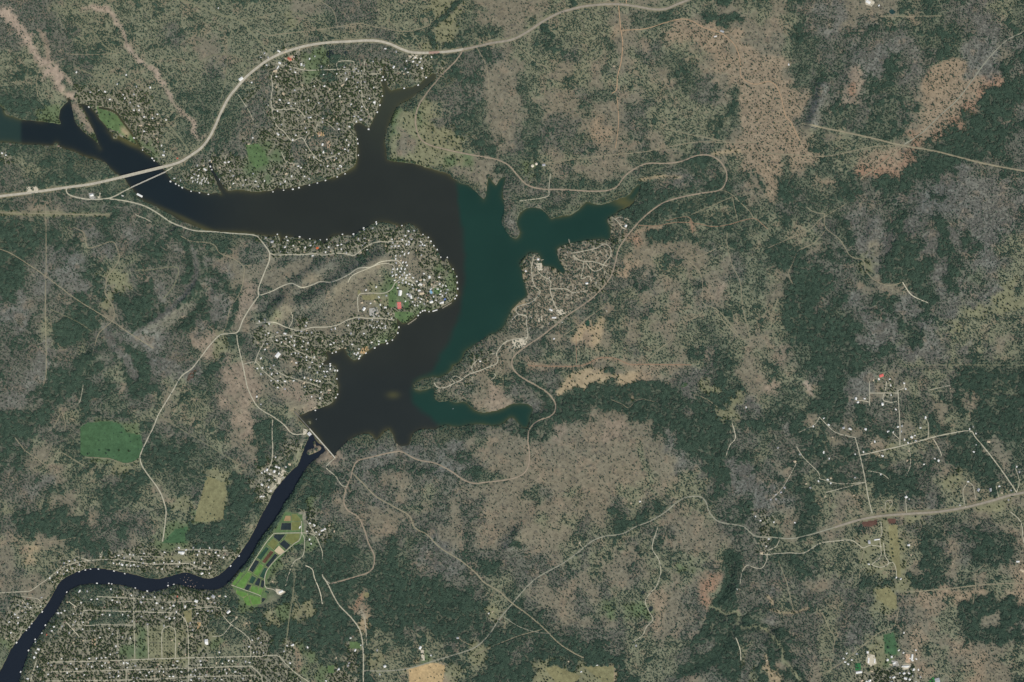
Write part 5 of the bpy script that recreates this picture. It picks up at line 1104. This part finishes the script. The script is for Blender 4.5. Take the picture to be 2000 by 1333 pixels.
def boat(x, y, ang, lb, z):
    e = empty('motor_boat', (*W(x, y), z), math.radians(ang))
    sec = [(-4, 1.3, .1), (-1, 1.5, .15), (2, 1.2, .25), (4.4, .05, .5)]
    vs = []
    for sx, hw_, dz in sec: vs += [(sx, -hw_, 1.1 + dz), (sx, -hw_ * .7, -.3), (sx, hw_ * .7, -.3), (sx, hw_, 1.1 + dz)]
    fs = []
    for i in range(3):
        k = 4 * i; fs += [(k, k + 1, k + 5, k + 4), (k + 1, k + 2, k + 6, k + 5), (k + 2, k + 3, k + 7, k + 6), (k + 3, k, k + 4, k + 7)]
    fs += [(0, 3, 2, 1), (12, 13, 14, 15)]
    MB().add(vs, fs).obj('hull', HULL, e)
    MB().box(-1, 1, -.9, .9, 1.26, 1.9).obj('cockpit', ROOFM['g'], e); MB().box(-4.6, -4.05, -.3, .3, .4, 1.7).obj('outboard', ROOFM['b'], e)
    tag(e, lb, 'boat')
boat(328, 1139, 60, 'white motor boat on the river beside the granite rapids', RIVZ); boat(618, 819, 20, 'small white boat on open water above the dam', LAKEZ); boat(119, 289, 15, 'white boat moored by the pink granite islet', LAKEZ)
boat(885, 799, 0, 'white boat drifting in the narrow green cove', LAKEZ)

# ------------------------------------------------------------------ dam and powerhouse
CONC = mat_noise('concrete', alb(190, 186, 172), .12, .12); CONCD = mat_noise('concrete_weathered', alb(120, 120, 116), .2, .08)
ax, ay = W(*DAM_A); bx, by_ = W(*DAM_B)
DL = math.hypot(bx - ax, by_ - ay); DANG = math.atan2(by_ - ay, bx - ax)
dam = empty('dam', (ax, ay, 0), DANG)                      # local x along the crest, local -y is downstream
S0 = DL * .36
def extr(prof_, x0, x1):
    vs = [(x0, y, z) for y, z in prof_] + [(x1, y, z) for y, z in prof_]; k = len(prof_)
    return vs, [tuple(range(k - 1, -1, -1)), tuple(range(k, 2 * k))] + [(i, (i + 1) % k, (i + 1) % k + k, i + k) for i in range(k)]
MB().add(*extr([(3, -18), (3, 3.2), (-2.5, 3.2), (-10, -18)], -14, S0)).obj('abutment_wall', CONCD, dam)
MB().add(*extr([(4, -20), (4, .8), (-3, .8), (-17, -20)], S0 + .05, DL - 1)).obj('spillway_wall', CONCD, dam)
rw = MB().box(S0, DL + 6, -4.5, 4.5, 5.0, 5.8).obj('roadway', CONC, dam)
for s in (-1, 1): MB().box(S0, DL + 6, s * 4.5 - .3, s * 4.5 + .3, 5.82, 6.9).obj('parapet', CONC, rw)
MB().box(-14, S0 - .3, -1.2, 1.2, 3.22, 4.2).obj('walkway', CONCD, dam)
npier = 24
for k in range(npier + 1):
    x = S0 + 2 + (DL - S0 - 5) * k / npier
    MB().box(x - .9, x + .9, -8, 5.5, -2, 4.98).obj('pier', CONC, dam)
for k in range(npier):
    x = S0 + 2 + (DL - S0 - 5) * (k + .5) / npier
    MB().box(x - 3.6, x + 3.6, 3.0, 3.5, .82, 3.2).obj('gate', CONCD, dam)
tag(dam, 'long pale concrete dam with piers between lake and river', 'dam')
ph = empty('powerhouse', (*W(604.5, 848), -6), DANG); block(604, 848, 6)
MB().box(-15, 15, -13, 13, -10, 14).obj('wall', CONC, ph)
pr = MB().box(-16, 16, -14, 14, 14.02, 15).obj('roof', mat_noise('powerhouse_roof', alb(206, 206, 208), .06, .3), ph)
MB().box(-6, 6, -4, 4, 15.02, 17.5).obj('roof_housing', CONC, pr)
for s in (-9, 0, 9): MB().box(s - 3, s + 3, -17, -13.02, -12, 2).obj('draft_bay', CONCD, ph)
for s in (-10, -5, 0, 5, 10): MB().box(s - 1.4, s + 1.4, 13.01, 13.2, 5, 11).obj('window', ROOFM['u'], ph)
tag(ph, 'pale flat-roofed powerhouse at the foot of the dam', 'powerhouse')
sw = empty('transformer_yard', (*W(598, 842.5), float(hz(598, 842)) + 1), DANG); block(598, 842, 4)
MB().box(-9, 9, -8, 8, -3, .4).obj('pad', LOTM, sw)
for a in (-6, 0, 6):
    MB().box(a - 1.4, a + 1.4, -2, 2, .42, 4).obj('transformer', ROOFM['g'], sw)
for a in (-8, 8):
    for b in (-7, 7): MB().tube((a, b, .42), (a, b, 10), .3, .2, 5).obj('mast', ROOFM['g'], sw)
MB().box(-8.3, 8.3, -7.2, -6.8, 10.02, 10.5).obj('crossbeam', ROOFM['g'], sw); MB().box(-8.3, 8.3, 6.8, 7.2, 10.02, 10.5).obj('crossbeam', ROOFM['g'], sw)
tag(sw, 'fenced transformer yard on a pale pad beside the powerhouse', 'switchyard')

# ------------------------------------------------------------------ bridges
def bridge(name, A, B, wd, z, th_, matd, lb, water_z, truss=False, npi=None, ext=8):
    (x0, y0), (x1, y1) = W(*A), W(*B)
    L = math.hypot(x1 - x0, y1 - y0); an = math.atan2(y1 - y0, x1 - x0)
    e = empty(name, (x0, y0, z), an); hw_ = wd / 2
    dk = MB().box(-ext, L + ext, -hw_, hw_, -th_, 0).obj('deck', matd, e)
    for s in (-1, 1): MB().box(-ext, L + ext, s * hw_ - (.45 if s > 0 else 0), s * hw_ + (.45 if s < 0 else 0), .02, 1.0).obj('railing', CONC, dk)
    MB().box(-ext, L + ext, -.15, .15, .03, .06).obj('centre_line', mat_noise('line_paint', np.array([.6, .5, .2]), .05, 1), dk)
    n = npi or max(2, int(L / 28))
    for k in range(1, n):
        x = L * k / n
        MB().box(x - 1.2, x + 1.2, -hw_ * .8, hw_ * .8, water_z - z - 7, -th_ - .02).obj('pier', CONC, e)
    if truss:
        n = 14
        for s in (-1, 1):
            mb = MB(); yy = s * (hw_ + .6)
            for k in range(n):
                xa, xb = L * k / n, L * (k + 1) / n; zm = 7
                mb.tube((xa, yy, 0), ((xa + xb) / 2, yy, zm), .25, .25, 4); mb.tube(((xa + xb) / 2, yy, zm), (xb, yy, 0), .25, .25, 4)
            mb.tube((L / n / 2, yy, 7), (L - L / n / 2, yy, 7), .3, .3, 4); mb.tube((0, yy, 0), (L, yy, 0), .3, .3, 4)
            mb.obj('truss', CONC, e)
        for k in range(n): 
            x = L * (k + .5) / n; MB().tube((x, -hw_ - .6, 7), (x, hw_ + .6, 7), .2, .2, 4).obj('crossbeam', CONC, e)
    tag(e, lb, 'bridge'); return e
bridge('highway_bridge', (236, 347), (326, 325), 26, 9.4, 1.6, MAT['road_hwy'], 'long wide pale highway bridge over the western lake arm', LAKEZ)
bridge('old_bridge', (258, 366), (322, 337), 9, 7.4, 1.0, mat_noise('old_deck', alb(186, 184, 176), .1, .1), 'narrow grey truss bridge beside the wide highway bridge', LAKEZ, True)
def small_bridge(A, B, wd, lb, mt):
    z = float(max(hz(*A), hz(*B))) + 2.2
    bridge('creek_bridge', A, B, wd, z, 1.0, mt, lb, min(float(hz((A[0] + B[0]) / 2, (A[1] + B[1]) / 2)), z - 3), False, 3, 2)
small_bridge((838, 104), (858, 103), 20, 'reddish highway bridge over the wooded creek', mat_noise('red_deck', alb(168, 140, 128), .1, .1))
small_bridge((1063, 817), (1052, 822), 12, 'pale park road bridge over the wooded cove head', MAT['road_park'])
small_bridge((228, 262), (231, 257), 3, 'thin white footbridge from the lawn island to a sandy islet', CONC)
# granite boulders in the river rapids
ROCKM = mat_noise('granite', alb(150, 134, 122), .25, .2)
def rock_mesh(seed):
    bm = bmesh.new(); bmesh.ops.create_icosphere(bm, subdivisions=2, radius=1)
    r = random.Random(seed)
    ph_ = [r.uniform(0, 6) for _ in range(6)]
    for v in bm.verts:
        k = 1 + .22 * math.sin(3 * v.co.x + ph_[0]) + .18 * math.sin(4 * v.co.y + ph_[1]) + .15 * math.sin(5 * v.co.z + ph_[2])
        v.co *= k; v.co.z *= .55
    me = bpy.data.meshes.new('boulder'); bm.to_mesh(me); bm.free(); me.materials.append(ROCKM); return me
RM = [rock_mesh(i) for i in range(3)]
for x, y, s in [(362, 1138, 10), (358, 1134, 6), (366, 1133, 6), (371, 1135, 7), (374, 1134, 6), (368, 1129, 5), (360, 1128, 5), (376, 1141, 6), (384, 1138, 4), (372, 1146, 12), (378, 1147, 9), (367, 1145, 8), (358, 1144, 6), (352, 1131, 4), (381, 1145, 8), (396, 1144, 5), (364, 1123, 5)]:
    o = link('boulder', random.choice(RM)); o.location = (*W(x, y), RIVZ - .5); o.rotation_euler = (0, 0, random.uniform(0, 6)); s *= .62; o.scale = (s, s * random.uniform(.6, .9), s * .7)
    tag(o, 'pinkish granite boulder breaking the river surface in the rapids', 'boulder', 'boulders in the river rapids')
for x, y, s, lb in [(109, 283, 15, 'broad pink granite islet near the western bank'), (114, 286, 9, 'smaller granite rock beside the pink islet')]:
    o = link('boulder', RM[0]); o.location = (*W(x, y), LAKEZ); o.scale = (s, s * .7, s * .3); tag(o, lb, 'islet')
# ------------------------------------------------------------------ vegetation
JUN = mat_crown('juniper_crown', alb(54, 72, 62), alb(84, 104, 88))
OAK = mat_crown('oak_crown', alb(52, 66, 48), alb(82, 96, 66))
GREY = mat_crown('bare_crown', alb(106, 109, 103), alb(138, 137, 129), .5)
BARK = mat_noise('bark', np.array([.10, .085, .07]), .2, 1.5)
def lump(bm, c, r, hgt, sub, rs):
    M = Matrix.Translation(c) @ Matrix.Rotation(rs.uniform(0, 6), 4, 'Z') @ Matrix.Diagonal((r, r, hgt, 1))
    g = bmesh.ops.create_icosphere(bm, subdivisions=sub, radius=1, matrix=M)
    for v in g['verts']:
        d = v.co - Vector(c); k = rs.uniform(.72, 1.22); v.co = Vector(c) + d * k
def proto(name, mat, seed, n, spread, r, hgt):
    rs = random.Random(seed); bm = bmesh.new()
    for i in range(n):
        a = 2 * math.pi * (i + rs.uniform(-.3, .3)) / max(n, 1); q = 0 if n == 1 else spread * math.sqrt(rs.uniform(.15, 1))
        rr = r * rs.uniform(.75, 1.2); hh = hgt * rs.uniform(.8, 1.2)
        lump(bm, (q * math.cos(a), q * math.sin(a), hh * .55), rr, hh * .6, 1, rs)
    me = bpy.data.meshes.new(name); bm.to_mesh(me); bm.free(); me.materials.append(mat)
    return bpy.data.objects.new(name, me)
def coll(name, objs):
    c = bpy.data.collections.new(name)
    for o in objs: c.objects.link(o)
    return c
CJ1 = coll('juniper_trees', [proto('juniper_tree', JUN, 1 + k, 2, .9, 3.7, 7.0) for k in range(3)])
CJ7 = coll('juniper_clumps', [proto('juniper_clump', JUN, 20 + k, 9, 9.5, 4.0, 8.0) for k in range(4)])
CO1 = coll('oak_trees', [proto('oak_tree', OAK, 40 + k, 4, 2.2, 3.5, 8.0) for k in range(3)])
def bare_proto(name, seed, n, spread):
    """leafless brush: a haze of thin upright twigs and small grey tufts"""
    rs = random.Random(seed); bm = bmesh.new()
    for i in range(n):
        a = rs.uniform(0, 6.28); q = spread * math.sqrt(rs.random())
        lump(bm, (q * math.cos(a), q * math.sin(a), rs.uniform(1.5, 3.5)), rs.uniform(.9, 2.2), rs.uniform(1.0, 2.4), 1, rs)
    me = bpy.data.meshes.new(name); bm.to_mesh(me); bm.free(); me.materials.append(GREY)
    return bpy.data.objects.new(name, me)
CG = coll('bare_brush', [bare_proto('bare_brush', 60 + k, 11, 8.5) for k in range(4)])

def gn_instances(name, P, sc, collection, label, cat):
    n = len(P)
    if n == 0: return
    me = bpy.data.meshes.new(name)
    me.vertices.add(n); me.vertices.foreach_set('co', P.astype(np.float32).ravel())
    for an, arr in (('sc', sc), ('rz', RNG.uniform(0, 6.28, n))):
        a = me.attributes.new(an, 'FLOAT', 'POINT'); a.data.foreach_set('value', arr.astype(np.float32))
    a = me.attributes.new('pk', 'INT', 'POINT'); a.data.foreach_set('value', RNG.integers(0, len(collection.objects), n).astype(np.int32))
    o = link(name, me)
    ng = bpy.data.node_groups.new(name, 'GeometryNodeTree')
    ng.interface.new_socket('Geometry', in_out='INPUT', socket_type='NodeSocketGeometry'); ng.interface.new_socket('Geometry', in_out='OUTPUT', socket_type='NodeSocketGeometry')
    gi, go = ng.nodes.new('NodeGroupInput'), ng.nodes.new('NodeGroupOutput')
    ip = ng.nodes.new('GeometryNodeInstanceOnPoints'); cinf = ng.nodes.new('GeometryNodeCollectionInfo')
    cinf.inputs['Collection'].default_value = collection; cinf.inputs['Separate Children'].default_value = True; cinf.inputs['Reset Children'].default_value = True
    def attr(nm, ty):
        q = ng.nodes.new('GeometryNodeInputNamedAttribute'); q.data_type = ty; q.inputs[0].default_value = nm; return q.outputs[0]
    cx = ng.nodes.new('ShaderNodeCombineXYZ')
    L = ng.links.new
    L(attr('rz', 'FLOAT'), cx.inputs[2]); L(cx.outputs[0], ip.inputs['Rotation']); L(attr('sc', 'FLOAT'), ip.inputs['Scale'])
    ip.inputs['Pick Instance'].default_value = True; L(attr('pk', 'INT'), ip.inputs['Instance Index'])
    L(cinf.outputs[0], ip.inputs['Instance']); L(gi.outputs[0], ip.inputs['Points']); L(ip.outputs[0], go.inputs[0])
    md = o.modifiers.new('scatter', 'NODES'); md.node_group = ng
    tag(o, label, cat, None, 'stuff')
    return o

# --- individual trees: the ones that stand apart in lawns, fields and open red soil
def leafy(seed, R, hgt, mat):
    rs = random.Random(seed); mb = MB()
    for i in range(70):
        th_, u = rs.uniform(0, 6.28), rs.uniform(-.75, 1)
        q = math.sqrt(1 - u * u) * R * rs.uniform(.55, 1.08); z = hgt * .62 + u * hgt * .36
        c = Vector((q * math.cos(th_), q * math.sin(th_), z)); s = rs.uniform(.16, .30) * R
        ax = [Vector((rs.gauss(0, 1), rs.gauss(0, 1), rs.gauss(0, .7))).normalized() * s for _ in range(3)]
        vs = [c + ax[0], c - ax[0], c + ax[1], c - ax[1], c + ax[2], c - ax[2]]
        mb.add(vs, [(0, 2, 4), (2, 1, 4), (1, 3, 4), (3, 0, 4), (2, 0, 5), (1, 2, 5), (3, 1, 5), (0, 3, 5)])
    mb2 = MB().tube((0, 0, -1), (0, 0, hgt * .45), R * .09, R * .06, 6)
    for k in range(4):
        a = k * 1.57 + rs.uniform(-.4, .4)
        mb2.tube((0, 0, hgt * .3), (R * .5 * math.cos(a), R * .5 * math.sin(a), hgt * .62), R * .05, R * .02, 5)
    return mb.mesh('crown', mat), mb2.mesh('trunk', BARK)
TV = [leafy(100 + k, 1.0, 1.35, OAK if k % 2 else JUN) for k in range(5)]
TREEM = np.zeros((HH, HW), bool)
SPOTS = []
def spot(x, y, r, lb, grp=None): SPOTS.append((x, y, r, lb, grp))
for x, y in pts('195,880 214,880 233,880 252,881 208,886 172,887'): spot(x, y, 7.5, 'dark oak standing in the green crop field', 'oaks in the green crop field')
for x, y in pts('789,242 770,260 845,260 830,270 814,262 822,275'): spot(x, y, 8, 'round dark oak alone in the lakeside meadow', 'oaks in the lakeside meadow')
for x, y in pts('1741,1054 1742,1072 1743,1080 1744,1087 1731,1078 1728,1095'): spot(x, y, 8, 'round dark oak on the edge of the pale grass airstrip', 'oaks along the grass airstrip')
spot(1734.5, 1265, 9, 'single round oak in the green ranch pasture')
def sample(n, keys, box, r0, r1, lb, grp, gap=5):
    x0, y0, x1, y1 = box; got = 0
    w = window(x0, y0, x1, y1)
    m = np.isin(CL[w], [KEYS.index(c) for c in keys]) & (dw[w] > 2) & (ROADM[w] > 1.8) & ~HOUSEM[w] & (dh[w] > 1)
    ys, xs = np.nonzero(m)
    for i in RNG.permutation(len(ys)):
        if got >= n: break
        x, y = XX[w][ys[i], xs[i]] + RNG.random() - .5, YY[w][ys[i], xs[i]] + RNG.random() - .5
        if any((x - s[0]) ** 2 + (y - s[1]) ** 2 < gap * gap for s in SPOTS): continue
        spot(float(x), float(y), RNG.uniform(r0, r1), lb, grp); got += 1
sample(72, 'o', (1420, 90, 1600, 330), 5.2, 8.2, 'dark juniper dotting the orange soil pasture', 'junipers in the orange pasture', 6)
sample(34, 'or', (1795, 105, 1900, 290), 5.5, 8.5, 'dark juniper dotting the orange clearing beside the creek woods', 'junipers in the orange clearing', 6)
sample(14, 'o', (1300, 30, 1440, 100), 5.2, 7.5, 'dark juniper beside the pink loop track below the highway', 'junipers beside the loop track', 7)
sample(18, 'nl', (755, 205, 895, 330), 4.5, 6.5, 'small tree scattered over the lakeside meadow grass', 'small meadow trees', 7)
sample(16, 'c', (750, 500, 880, 640), 4.5, 6.5, 'shade tree on the bright camp lawns', 'shade trees on the camp lawns', 6)
sample(12, 'cn', (180, 200, 320, 310), 4.5, 6.5, 'shade tree on the lawn island and inlet bank', 'shade trees on the inlet lawns', 7)
sample(14, 'c', (475, 275, 530, 335), 4.5, 6, 'tree at the edge of the bright lawn inside the wooded lots', 'trees round the bright lawn', 6)
sample(10, 'h', (380, 920, 500, 1030), 4, 5.5, 'small tree at the edge of the mown hay field', 'trees by the hay field', 8)
sample(26, 'lb', (1640, 820, 1800, 1000), 5, 7, 'round oak on the cleared subdivision lots', 'oaks on the subdivision lots', 6)
sample(8, 'f', (1715, 1230, 1765, 1290), 4, 6, 'oak at the rim of the green ranch pasture', 'oaks at the ranch pasture', 5)
# orchard rows: planted trees in straight lines
for gx0, gx1 in ((322, 341), (294, 315)):
    for yy in range(1232, 1286, 6):
        for xx in np.arange(gx0, gx1, 6.5): spot(float(xx), float(yy), 4.2, f'small orchard tree in straight rows {"inside the arched lane" if gx0 > 310 else "between the straight lane and arched lane"}', 'orchard trees ' + ('inside the arch' if gx0 > 310 else 'outside the arch'))
SPOTS = [s for s in SPOTS if dw[int(s[1]) + MG, int(s[0]) + MG] > 1 and ROADM[int(s[1]) + MG, int(s[0]) + MG] > .5][:300]
for x, y, r, lb, grp in SPOTS:
    cme, tme = random.choice(TV)
    e = empty('tree', (*W(x, y), float(hz(x, y)) - .1), random.uniform(0, 6.28), (r, r, r * random.uniform(.8, 1.05)))
    link('crown', cme, e); link('trunk', tme, e)
    if grp and 'orchard' not in grp:
        sz = 'broad' if r > 6.8 else ('small' if r < 5.2 else 'middling'); by = ROADM[int(y) + MG, int(x) + MG] < 4
        lb = sz + ' ' + lb.replace('small ', '') + (', close to a lane' if by else ''); grp = sz + ' ' + grp.replace('small ', '') + (' close to a lane' if by else '')
    tag(e, lb, 'tree', grp)
    w = window(x - 2, y - 2, x + 2, y + 2)
    if w is not None: TREEM[w] |= (XX[w] - x) ** 2 + (YY[w] - y) ** 2 < 4

# --- woods and brush: beyond counting, scattered as instances
ECOV[HOUSEM | TREEM] = 0; BCOV[HOUSEM | TREEM] = 0
REG = np.zeros((HH, HW), np.int8)
REG[(XX < 900) & (YY < 400)] = 0; REG[(XX >= 900) & (YY < 420)] = 1
REG[(XX < 470) & (YY >= 400) & (YY < 1000)] = 2; REG[(XX >= 470) & (XX < 900) & (YY >= 400) & (YY < 800)] = 3
REG[(XX >= 900) & (YY >= 420) & (YY < 800)] = 4; REG[(XX < 700) & (YY >= 1000)] = 5; REG[(XX >= 470) & (XX < 900) & (YY >= 800)] = 6; REG[(XX < 470) & (YY >= 1000)] = 5; REG[(XX >= 900) & (YY >= 800)] = 7
RNAME = ['on the hills along the western highway', 'around the orange soil pastures', 'on the hills west of the county road', 'on the settled peninsula', 'on the hills above the campgrounds', 'around the river bend lots', 'between the dam and the country road', 'in the southern ranch country']
def scatter(dens, collection, s0, s1, nm, lab, cat):
    k = RNG.poisson(dens); ys, xs = np.nonzero(k)
    rep = k[ys, xs]; ys = np.repeat(ys, rep); xs = np.repeat(xs, rep)
    px = xs - MG + RNG.random(len(xs)) - .5; py = ys - MG + RNG.random(len(ys)) - .5
    P = np.stack([(px - 1000) * MPP, (666.5 - py) * MPP, hz(px, py) - .2], -1)
    sc = RNG.uniform(s0, s1, len(px)); rg = REG[ys, xs]
    for r in range(8):
        q = rg == r
        gn_instances(nm, P[q], sc[q], collection, f'{lab} {RNAME[r]}', cat)
    return len(px)
A = MPP * MPP
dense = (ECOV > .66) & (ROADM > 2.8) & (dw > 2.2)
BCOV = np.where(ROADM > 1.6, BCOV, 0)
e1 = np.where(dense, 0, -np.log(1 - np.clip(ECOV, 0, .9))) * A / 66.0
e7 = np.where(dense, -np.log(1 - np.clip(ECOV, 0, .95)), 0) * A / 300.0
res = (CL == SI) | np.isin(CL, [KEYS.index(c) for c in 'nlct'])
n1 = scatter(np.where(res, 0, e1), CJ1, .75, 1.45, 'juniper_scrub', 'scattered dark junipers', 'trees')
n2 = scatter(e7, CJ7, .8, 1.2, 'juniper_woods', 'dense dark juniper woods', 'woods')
n3 = scatter(np.where(res, e1 * .8, 0), CO1, .8, 1.5, 'oak_grove', 'oaks shading the lots', 'trees')
n4 = scatter(-np.log(1 - np.clip(BCOV, 0, .9)) * A / 170.0, CG, .75, 1.2, 'bare_brush', 'grey leafless oak brush', 'brush')
print('HOUSES', hcount, 'REST', nrest, 'DOCKS', ndock, 'TREES', len(SPOTS), 'INST', n1, n2, n3, n4)
